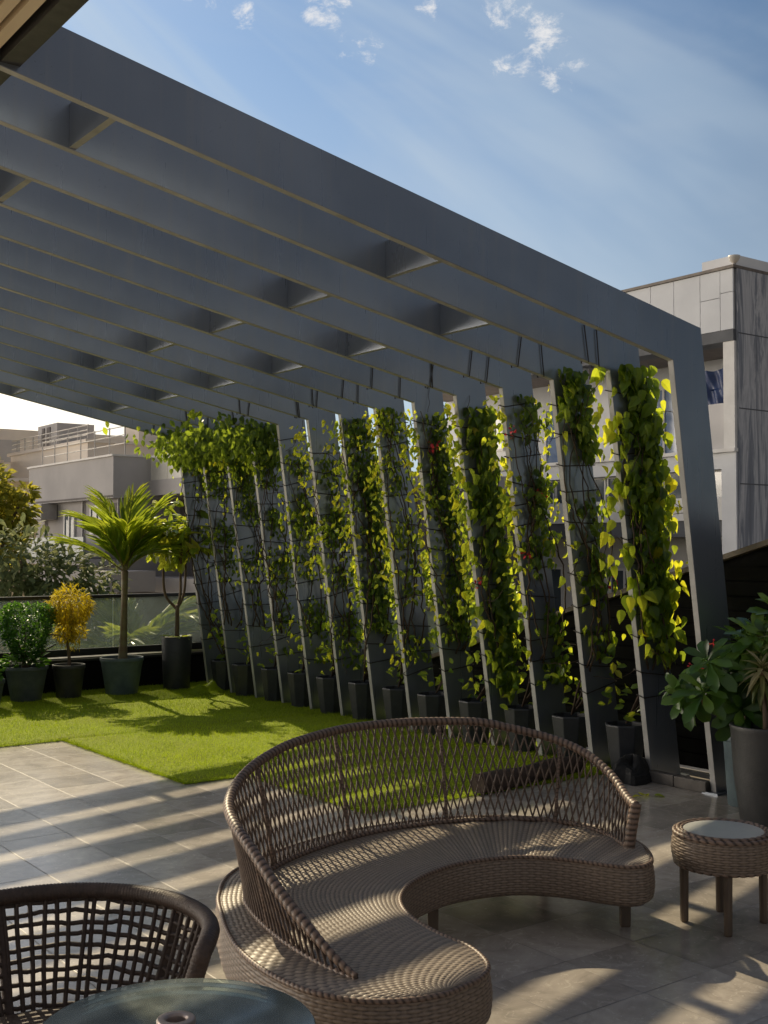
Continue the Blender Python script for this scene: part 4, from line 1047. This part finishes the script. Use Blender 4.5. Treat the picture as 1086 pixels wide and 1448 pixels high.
MB().lathe([(.026, TZ - .06), (.043, TZ - .06), (.045, TZ + .022), (.042, TZ + .027), (.027, TZ + .027), (.022, TZ + .022), (.022, TZ - .04), (.0, TZ - .04)], (gx_, gy_, 0), 40).build('collar', 'collar', t, smooth=True, bevel=.001)
for a in (R(62), R(182), R(302)):
    MB().lathe([(.0, TZ - .024), (.014, TZ - .024), (.014, TZ - .0105), (.0, TZ - .0105)], (gx_ + .27 * math.cos(a), gy_ + .27 * math.sin(a), 0), 20).build('glass_pad', 'brass', t)

# ================================================================== RIGHT BUILDING
XB = 16.0
rb = thing('concrete_building', 'pale concrete panel building with loggia and streaked grey side wall at right', 'building', (XB, 11.85, -7))
YE = 21.0; YC = 11.85
mb = MB(); mb.box(XB + .04, 30, YC + .02, YE, 5.42, 6.44); mb.box(17.5, 30, YC + .02, YE, -7, 5.42); mb.build('core', 'joint', rb)
mb = MB(); yy = [11.86, 12.12, 12.53, 13.09, 13.61, 14.2, 14.75, 15.35, 15.95, 16.5, 17.1, 17.7, 18.3, 18.9, 19.5, 20.1, 20.6, 21.0]
for i in range(len(yy) - 1):
    zs = [5.425, 6.44] if i % 3 == 2 else ([5.425, 5.98, 6.44] if i % 3 == 1 else [5.425, 5.8, 6.44])
    if i == 0: zs = [5.425, 6.05, 6.44]
    for j in range(len(zs) - 1): mb.box(XB, XB + .0395, yy[i] + .006, yy[i + 1] - .006, zs[j] + .005, zs[j + 1] - .005)
mb.build('parapet_panels', 'concrete', rb)
mb = MB(); mb.box(XB - .03, 30, YC - .02, YE, 6.441, 6.49); mb.build('coping', 'coping', rb)
mb = MB(); mb.box(XB - .015, XB + .4, YC + .004, YE, 5.23, 5.4195); mb.build('fascia_band', 'slab_grey', rb)
mb = MB(); mb.box(XB + .4005, 17.499, YC + .005, YE, 5.24, 5.4195); mb.build('loggia_ceiling', 'soffit', rb)
mb = MB(); mb.box(XB, XB + .35, YC, 12.07, 3.4505, 5.2295); mb.build('pilaster', 'white_trim', rb)
mb = MB()
for y in (15.4, 18.6): mb.box(XB + .02, XB + .32, y, y + .3, 3.4505, 5.2295)
mb.build('loggia_columns', 'concrete', rb)
mb = MB(); mb.box(17.44, 17.499, YC + .01, YE, 3.451, 5.239)
mb.build('back_wall', 'concrete', rb)
mb = MB(); mb.box(XB + .05, XB + .15, 12.071, 12.9, 3.451, 4.22); mb.build('balcony_panel', 'concrete_dim', rb)
def window(par, x, y0, y1, z0, z1, nv, glass='window_glass', fr='white_trim', w=.035, d=.05):
    mb = MB(); x0 = x - d; x1 = x - .002
    mb.box(x0, x1, y0, y1, z0, z0 + w); mb.box(x0, x1, y0, y1, z1 - w, z1)
    for i in range(nv + 1):
        yc = y0 + (y1 - y0 - w) * i / nv; mb.box(x0 + .001, x1, yc, yc + w, z0 + w, z1 - w)
    f = mb.build('window', fr, par)
    mb = MB(); mb.box(x0 + .022, x0 + .03, y0 + w * .5, y1 - w * .5, z0 + w * .5, z1 - w * .5); mb.build('pane', glass, f)
    return f
window(rb, 17.44, 13.9, 15.1, 3.5, 4.86, 2, 'blue_glass', w=.05)
window(rb, 17.44, 16.6, 17.7, 3.5, 4.75, 2, 'blue_glass', w=.05)
window(rb, 17.44, 19.0, 19.6, 3.95, 4.75, 2, 'window_glass', w=.05)
mb = MB()   # blue tarpaulin hung in the opening
Y_, Z_ = np.meshgrid(np.linspace(12.08, 12.95, 40), np.linspace(4.19, 4.83, 30), indexing='ij')
Xt = XB + .16 + .03 * np.sin(Y_ * 14 + Z_ * 5) + .02 * np.sin(Y_ * 31 - Z_ * 13); Z2 = Z_ + .03 * np.sin(Y_ * 9) * (Z_ > 4.5) - .05 * np.sin((Y_ - 12.08) * 3) * (4.83 - Z_)
mb.grid(np.dstack([Xt, Y_, Z2])); tp = mb.build('tarpaulin', 'tarp', None, smooth=True)
tag(tp, 'blue tarpaulin hanging in the top opening of the concrete building', 'tarpaulin')
mb = MB(); mb.box(XB - .04, XB + 1.43, YC - .02, YE, 3.39, 3.45); mb.build('ledge', 'white_trim', rb)
mb = MB(); mb.box(XB + .02, XB + .3, YC + .0, 12.14, -7, 3.3895); mb.build('pilaster', 'concrete', rb)
mb = MB(); mb.box(XB + .03, XB + .25, 12.1405, YE, 3.12, 3.389); mb.build('lintel_band', 'concrete', rb)
mb = MB(); mb.box(XB + .03, XB + .25, 12.1405, YE, 2.27, 2.63); mb.build('spandrel', 'white_trim', rb)
mb = MB(); mb.box(XB + .2, XB + .26, 12.1405, YE, 2.6305, 3.1195); mb.build('ribbon_back', 'slab_grey', rb)
y0 = 12.16
while y0 < YE - 1.2:
    window(rb, XB + .198, y0, y0 + 1.3, 2.635, 3.115, 2, 'window_glass', 'white_trim', .03); y0 += 1.34
mb = MB(); mb.box(XB + .06, XB + 1.4, 12.141, YE, 1.99, 2.2695); mb.build('slab_band', 'slab_grey', rb)
mb = MB(); mb.box(16.85, 16.9, 12.141, YE, -7, 1.9895); mb.build('lower_wall', 'concrete_dim', rb)
for y in (12.9, 14.6, 16.6, 18.4): window(rb, 16.848, y, y + .75, .45, 1.42, 2, 'window_glass', 'white_trim', .05)
mb = MB(); mb.box(16.06, 30, YC - .035, YC + .0195, -7, 6.43); mb.build('side_cladding', 'cladding', rb)
mb = MB()
for z in (5.35, 4.1, 2.85, 1.6): mb.box(16.07, 30, YC - .0375, YC - .0352, z, z + .02)
mb.build('cladding_joints', 'slab_grey', rb)
mb = MB(); mb.box(16.25, 17.4, 11.98, 12.68, 6.4905, 6.72); mb.build('roof_box', 'concrete', rb)
ds = thing('satellite_dish', 'small pale dish lamp on the roof corner of the concrete building', 'dish', (16.12, 11.9, 6.49))
mb = MB(); mb.lathe([(.035, 0), (.03, .04), (.03, .055)], (16.12, 11.92, 6.4905), 12); mb.build('foot', 'metal_grey', ds, smooth=True)
mb = MB(); mb.lathe([(.03, .055), (.07, .09), (.095, .15), (.1, .175), (.085, .18), (.0, .165)], (16.12, 11.92, 6.4905), 24); mb.build('bowl', 'dish', ds, smooth=True)

# ================================================================== LEFT BUILDINGS
gb = thing('grey_building', 'hazy grey block with overhanging upper wall and white window behind the palm', 'building', (9.8, 22.6, -7))
mb = MB(); mb.box(10.0, 16.5, 22.75, 27.6, -7, 2.84); mb.build('wall', 'haze_wall', gb)
mb = MB(); mb.box(9.8, 16.4, 22.6, 27.59, 2.8405, 3.71); mb.build('parapet', 'haze_grey', gb)
mb = MB(); mb.box(9.76, 16.4, 22.57, 27.62, 3.7105, 3.75); mb.build('coping', 'white_trim', gb)
window(gb, 9.998, 25.1, 25.72, 1.9, 2.62, 2, 'window_glass', 'white_trim', .06)
window(gb, 9.998, 23.5, 24.2, 2.1, 2.72, 2, 'window_glass', 'white_trim', .06)
mb = MB(); mb.box(9.97, 9.9985, 22.8, 23.4, 1.62, 2.75); mb.build('door', 'haze_dark', gb)
mb = MB(); mb.box(9.3, 10.0, 22.9, 26.3, 1.45, 1.56); mb.build('balcony_slab', 'haze_grey', gb)
mb = MB(); mb.box(9.3, 9.33, 22.95, 26.28, 1.5605, 2.03); mb.build('balcony_glass', 'balcony_glass', gb)
mb = MB(); mb.box(9.0, 10.0, 21.0, 25.4, .95, 1.35); mb.build('lower_canopy', 'haze_wall', gb)
mb = MB(); mb.box(9.6, 9.98, 26.2, 27.2, 2.46, 2.82); o = mb.build('air_conditioner', 'ac', None, bevel=.01)
tag(o, 'boxy air conditioner under the overhang of the hazy grey block', 'air conditioner')
wb = thing('terrace_building', 'hazy block with frosted glass balcony rail left of the farthest pergola leg', 'building', (10.6, 22, -7))
mb = MB(); mb.box(11.4, 17, 17.0, 22.745, -7, 2.9); mb.build('wall', 'haze_dark', wb)
mb = MB(); mb.box(10.6, 17, 17.0, 23.5, 2.9005, 3.22) if False else mb.box(10.6, 17, 17.0, 22.595, 2.9005, 3.22); mb.build('slab', 'haze_grey', wb)
mb = MB()
for i in range(7): mb.box(10.62, 10.65, 17.05 + i * .79, 17.05 + (i + 1) * .79 - .03, 3.2205, 3.7)
mb.build('frosted_rail', 'frost_glass', wb)
mb = MB(); mb.box(10.605, 10.665, 17.03, 22.59, 3.7005, 3.74); mb.build('hand_rail', 'white_trim', wb)
mb = MB(); mb.box(10.4, 11.395, 17.0, 22.74, .9, 1.2); mb.build('lower_slab', 'haze_grey', wb)
for y in (18.0, 20.2): window(wb, 11.398, y, y + 1.2, 1.35, 2.6, 2, 'window_glass', 'metal_grey', .06)
cb_ = thing('cream_building', 'pale cream rooftop block with stair tower far at left under the white sky', 'building', (14, 38, -7))
mb = MB(); mb.box(13.9, 26, 34.0, 41.0, -7, 5.05); mb.build('wall', 'haze_cream', cb_)
mb = MB(); mb.box(13.8, 26, 33.9, 41.1, 5.0505, 5.15); mb.build('coping', 'haze_cream', cb_)
mb = MB(); mb.box(14.3, 15.6, 37.6, 39.4, 5.1505, 6.0); mb.build('stair_tower', 'haze_grey', cb_)
mb = MB(); mb.box(14.27, 14.2985, 38.2, 38.5, 5.2, 5.9); mb.box(14.27, 14.2985, 38.75, 38.95, 5.3, 5.9); mb.build('tower_opening', 'haze_dark', cb_)
mb = MB()
for z in (5.3, 5.45, 5.6): mb.tube([(13.95, 34.1, z), (13.95, 41, z)], .018, 5)
for y in np.arange(34.1, 41, .8): mb.tube([(13.95, y, 5.15), (13.95, y, 5.62)], .018, 5)
mb.build('roof_railing', 'metal_grey', cb_)
mb = MB(); mb.box(16.6, 18.2, 36.2, 37.4, 5.1505, 6.1); mb.box(18.6, 20.6, 34.6, 36.0, 5.1505, 5.75); mb.build('roof_room', 'haze_cream', cb_)
lb = thing('canopied_house', 'far cream house with flat canopy roof at the left edge', 'building', (12, 41, -7))
mb = MB(); mb.box(10.0, 13.6, 40.8, 46, -7, 4.9); mb.build('wall', 'haze_cream', lb)
mb = MB(); mb.prism([(9.0, 5.95), (13.9, 5.85), (13.3, 5.65), (9.0, 5.7)], 'y', 40.2, 46.0); mb.build('canopy', 'haze_cream', lb)
mb = MB()
for x in (10.2, 11.7, 13.1): mb.tube([(x, 40.9, 4.9), (x, 40.9, 5.68)], .06, 6)
mb.build('canopy_posts', 'metal_grey', lb)
yb_ = thing('yellow_house', 'plain sunlit yellow wall of a far house at the left edge', 'building', (10.5, 36, -7))
mb = MB(); mb.box(9.0, 12.6, 33.6, 38.5, -7, 3.75); mb.build('wall', 'haze_yellow', yb_)
mb = MB(); mb.box(8.9, 12.7, 33.5, 38.6, 3.7505, 3.85); mb.build('coping', 'haze_cream', yb_)

mb = MB()
for z in (4.0, 4.18, 4.36): mb.tube([(10.1, 22.7, z), (10.1, 27.5, z)], .012, 5)
for y in np.arange(22.7, 27.6, .8): mb.tube([(10.1, y, 3.75), (10.1, y, 4.38)], .014, 5)
mb.build('roof_railing', 'metal_grey', gb)
mb = MB()
for y in (22.68, 24.6, 26.9): mb.tube([(9.96, y, -6), (9.96, y, 2.83)], .03, 6)
mb.build('drain_pipe', 'metal_grey', gb)
mb = MB(); mb.box(9.985, 9.999, 22.76, 27.59, 1.562, 1.6); mb.box(9.792, 9.7995, 22.62, 27.57, 2.86, 2.9); mb.build('string_course', 'haze_dark', gb)
window(gb, 9.998, 26.2, 26.75, -.4, .6, 2, 'window_glass', 'white_trim', .05); window(gb, 9.998, 24.6, 25.3, -.4, .6, 2, 'window_glass', 'white_trim', .05); window(gb, 9.998, 23.0, 23.9, -.4, .6, 2, 'window_glass', 'white_trim', .05)
for (x, y, r, lab) in [(12.6, 25.0, .42, 'black water tank standing on the roof of the hazy grey block'), (15.2, 26.6, .5, 'smaller far water tank on the grey roof beside the frosted rail')]:
    tk = thing('water_tank', lab, 'water tank', (x, y, 3.71))
    MB().lathe([(r, 0), (r * 1.02, .25), (r, .3), (r * 1.02, .55), (r, .6), (r * .95, .72), (r * .4, .84), (r * .35, .9), (0, .9)], (x, y, 3.711), 28).build('drum', 'haze_dark', tk, smooth=True)
    MB().lathe([(r * .36, .9), (r * .36, .95), (0, .96)], (x, y, 3.711), 20).build('lid', 'metal_grey', tk)
fb = thing('apartment_block', 'pale distant apartment block with rows of dark windows under the white sky', 'building', (20, 62, -7))
mb = MB(); mb.box(17, 30, 62, 74, -7, 8.2); mb.build('wall', 'haze_cream', fb)
mb = MB()
for z in (1.5, 4.0, 6.4):
    for y in np.arange(63, 73.5, 2.1): mb.box(16.95, 16.999, y, y + 1.1, z, z + 1.2)
    for x in np.arange(18, 29, 2.3): mb.box(x, x + 1.2, 61.95, 61.999, z, z + 1.2)
mb.build('window', 'haze_grey', fb)
# ================================================================== TREES BEYOND
def tree(name, label, basez, c, blobs, leaf, T, mat, trunk_r=.16, tint=.5):
    t = thing(name, label, 'tree', (c[0], c[1], basez))
    mt = MB(); ml = MB()
    top = np.mean([b[0] for b in blobs], axis=0)
    P = spline([(c[0], c[1], basez), (c[0] + .1, c[1], basez + (top[2] - basez) * .5), tuple(top)], 20)
    mt.tube(P, np.linspace(trunk_r, trunk_r * .3, 20), 8)
    for (bc, br, n) in blobs:
        Q = spline([P[11], (np.array(P[15]) + np.array(bc)) / 2 + rng.normal(0, .1, 3), bc], 10); mt.tube(Q, np.linspace(trunk_r * .4, .02, 10), 6)
        crown(ml, bc, br, n, leaf, T, tint, .2, .35, .2)
    mt.build('trunk', 'bark', t, smooth=True); ml.build('foliage', mat, t)
    return t
tree('street_tree', 'sunlit yellow-green tree at the left edge beyond the railing', -7, (6.3, 20.2), [((6.4, 20.2, 2.7), (.55, .55, .6), 700), ((6.75, 19.9, 2.35), (.4, .4, .4), 420), ((6.1, 20.3, 2.0), (.7, .7, .55), 650), ((6.5, 19.9, 1.75), (.55, .5, .4), 420), ((6.95, 19.7, 2.75), (.16, .16, .1), 50)], .15, T_LEAF, 'sun_leaf', tint=.5)
tree('street_tree', 'hazy dark green tree below the yellow one, beyond the railing', -7, (6.3, 17.8), [((6.2, 17.8, 1.6), (.7, .6, .55), 620), ((6.75, 17.5, 1.3), (.55, .5, .5), 480), ((5.9, 18.0, 1.0), (.8, .7, .6), 620), ((6.8, 17.3, .75), (.7, .5, .5), 520), ((7.2, 17.1, 1.15), (.4, .4, .45), 280), ((6.4, 17.6, .2), (1.0, .7, .6), 600)], .16, T_OBOV, 'haze_leaf', tint=.4)
tree('roof_shrub', 'rounded green shrub on the far roof above the frosted glass rail', 3.22, (12.9, 21.6), [((12.2, 22.0, 4.25), (.5, .5, .35), 400), ((12.9, 21.5, 4.2), (.6, .5, .45), 480)], .16, T_LEAF, 'palm_leaf', .05, .5)
tree('street_tree', 'bright green tree glimpsed through the slits between the middle legs', -7, (10.5, 12.6), [((10.2, 12.6, .9), (.8, .9, .8), 900), ((10.6, 11.7, .6), (.8, .8, .6), 700), ((10.3, 13.6, 1.2), (.7, .8, .7), 700), ((10.1, 14.6, .7), (.8, .8, .8), 700)], .14, T_LEAF, 'palm_leaf', tint=.6)
t = thing('palm_tree', 'pale feathery palm seen through the glass railing behind the potted palm', 'palm', (7.2, 15.9, -7))
mb = MB(); ms = MB(); mt = MB(); mt.tube([(7.2, 15.9, -7), (7.25, 15.9, -3), (7.2, 15.9, .05)], [.14, .1, .08], 10); mt.build('trunk', 'palm_trunk', t, smooth=True)
for (rt, fw, el, L, dr) in [(1, 0, .9, 1.7, 1.5), (.7, -.4, 1.1, 1.6, 1.4), (-1, 0, .9, 1.7, 1.6), (-.6, -.6, .7, 1.5, 1.4), (.2, -1, 1.0, 1.4, 1.5), (.9, .5, 1.2, 1.6, 1.2), (-.5, .8, 1.2, 1.6, 1.2), (1, -.2, .5, 1.5, 1.2), (-1, .3, .5, 1.5, 1.2)]:
    frond(mb, ms, (7.2, 15.9, 0.0), vaz(rt, fw), el, L, .5, 34, dr, .6)
mb.build('fronds', 'palm_leaf', t); ms.build('frond_stalks', 'palm_trunk', t, smooth=True)

# ================================================================== SKY
wd = bpy.data.worlds.new('World'); sc.world = wd; wd.use_nodes = True
nt = NT(wd.node_tree); bg = wd.node_tree.nodes['Background']
sky = nt.add('ShaderNodeTexSky'); sky.sky_type = 'NISHITA'; sky.sun_disc = False
sky.sun_elevation = SUN_EL; sky.sun_rotation = SUN_AZ; sky.air_density = 1.0; sky.dust_density = 0.35; sky.ozone_density = 1.5; sky.altitude = 100
tc = nt.add('ShaderNodeTexCoord').outputs['Generated']
def around(d, a, b):
    dp = nt.add('ShaderNodeVectorMath', operation='DOT_PRODUCT'); nt.l.new(tc, dp.inputs[0]); v = Vector(d).normalized(); dp.inputs[1].default_value = v
    return nt.smooth(dp.outputs['Value'], math.cos(a), math.cos(b))
c = sky.outputs[0]
def dotdir(d):
    dp = nt.add('ShaderNodeVectorMath', operation='DOT_PRODUCT'); nt.l.new(tc, dp.inputs[0]); dp.inputs[1].default_value = Vector(d).normalized(); return dp.outputs['Value']
def scl(col, f):
    q = nt.add('ShaderNodeVectorMath', operation='SCALE'); nt.l.new(col, q.inputs[0]); nt.val(q.inputs['Scale'], f); return q.outputs[0]
sxyz = nt.add('ShaderNodeSeparateXYZ'); nt.l.new(tc, sxyz.inputs[0])
c = nt.mix(.08, scl(c, 0.95), (2.3, 3.0, 3.6))
c = nt.mix(1.0, c, (.86, .99, 1.06), 'MULTIPLY')
far = nt.smooth(dotdir(tuple(sdir)), .45, .97)
c = scl(c, nt.math('MULTIPLY_ADD', far, .6, .33))
# shafts of haze fanning out from the sun
ax = sdir.normalized(); e1 = ax.cross(Vector((0, 0, 1))).normalized(); e2 = ax.cross(e1).normalized()
ang = nt.math('ARCTAN2', dotdir(tuple(e1)), dotdir(tuple(e2)))
cmb = nt.add('ShaderNodeCombineXYZ'); nt.l.new(ang, cmb.inputs[0]); nt.l.new(nt.math('MULTIPLY', dotdir(tuple(ax)), .6), cmb.inputs[1])
ry = nt.smooth(nt.noise(cmb.outputs[0], 5.0, 4.0, .6), .42, .68)
c = nt.mix(nt.math('MULTIPLY', nt.math('MULTIPLY', ry, .5), nt.math('MULTIPLY_ADD', far, .75, .12)), c, (5.0, 5.9, 6.6))
lift = nt.math('SUBTRACT', 1.0, nt.smooth(sxyz.outputs[2], .12, .46))
c = nt.mix(nt.math('MULTIPLY', lift, nt.math('MULTIPLY', nt.smooth(dotdir((.35, .93, .12)), .55, .98), .55)), c, (5.6, 6.3, 7.0))
# fill light added to the unseen sky behind the viewer and overhead
back = nt.smooth(dotdir((-.5, -.75, .55)), -.1, .8)
nb = nt.noise(tc, 3.0, 6.0, 0.6, 0.4)
c = nt.mix(nt.math('MULTIPLY', back, nt.math('MULTIPLY_ADD', nt.smooth(nb, .3, .6), .5, .3)), c, (2.9, 2.8, 2.85))
# warm haze low over the far left, boosted to add light on left-facing sides
haze = nt.math('MULTIPLY', nt.smooth(dotdir((-.45, .9, .12)), .62, .97), nt.math('SUBTRACT', 1.0, nt.smooth(sxyz.outputs[2], .10, .40)))
c = nt.mix(haze, c, (94.0, 83.0, 69.0))
haze2 = nt.math('MULTIPLY', nt.smooth(dotdir((-.05, .99, .05)), .78, .97), nt.math('SUBTRACT', 1.0, nt.smooth(sxyz.outputs[2], .08, .34)))
c = nt.mix(nt.math('MULTIPLY', haze2, .9), c, (14.0, 12.2, 9.8))
mask = None
for d, a in [((.42, .80, .435), .03), ((.45, .79, .42), .02), ((.50, .75, .425), .035), ((.53, .75, .40), .032), ((.57, .70, .43), .035), ((.62, .67, .425), .035), ((.64, .65, .405), .038), ((.63, .67, .39), .03), ((.66, .65, .38), .03)]:
    q = around(d, a * 1.0, 0.0); mask = q if mask is None else nt.math('MAXIMUM', mask, q)
n = nt.noise(nt.scalevec(tc, 1, 1, 1.5), 34, 10.0, 0.7, 0.3)
wisp = nt.smooth(nt.math('MULTIPLY_ADD', mask, .3, nt.math('SUBTRACT', n, .3)), 0.46, 0.68)
n2 = nt.noise(nt.scalevec(tc, 1.6, 1.6, 5.0), 2.2, 6.0, 0.55, 0.6)
veil = nt.math('MULTIPLY', nt.smooth(n2, 0.45, 0.75), 0.12)
c = nt.mix(veil, c, (5.5, 5.8, 6.2))
c = nt.mix(nt.math('MULTIPLY', wisp, .8), c, (8.2, 8.0, 7.8))
nt.l.new(c, bg.inputs['Color']); bg.inputs['Strength'].default_value = 0.11
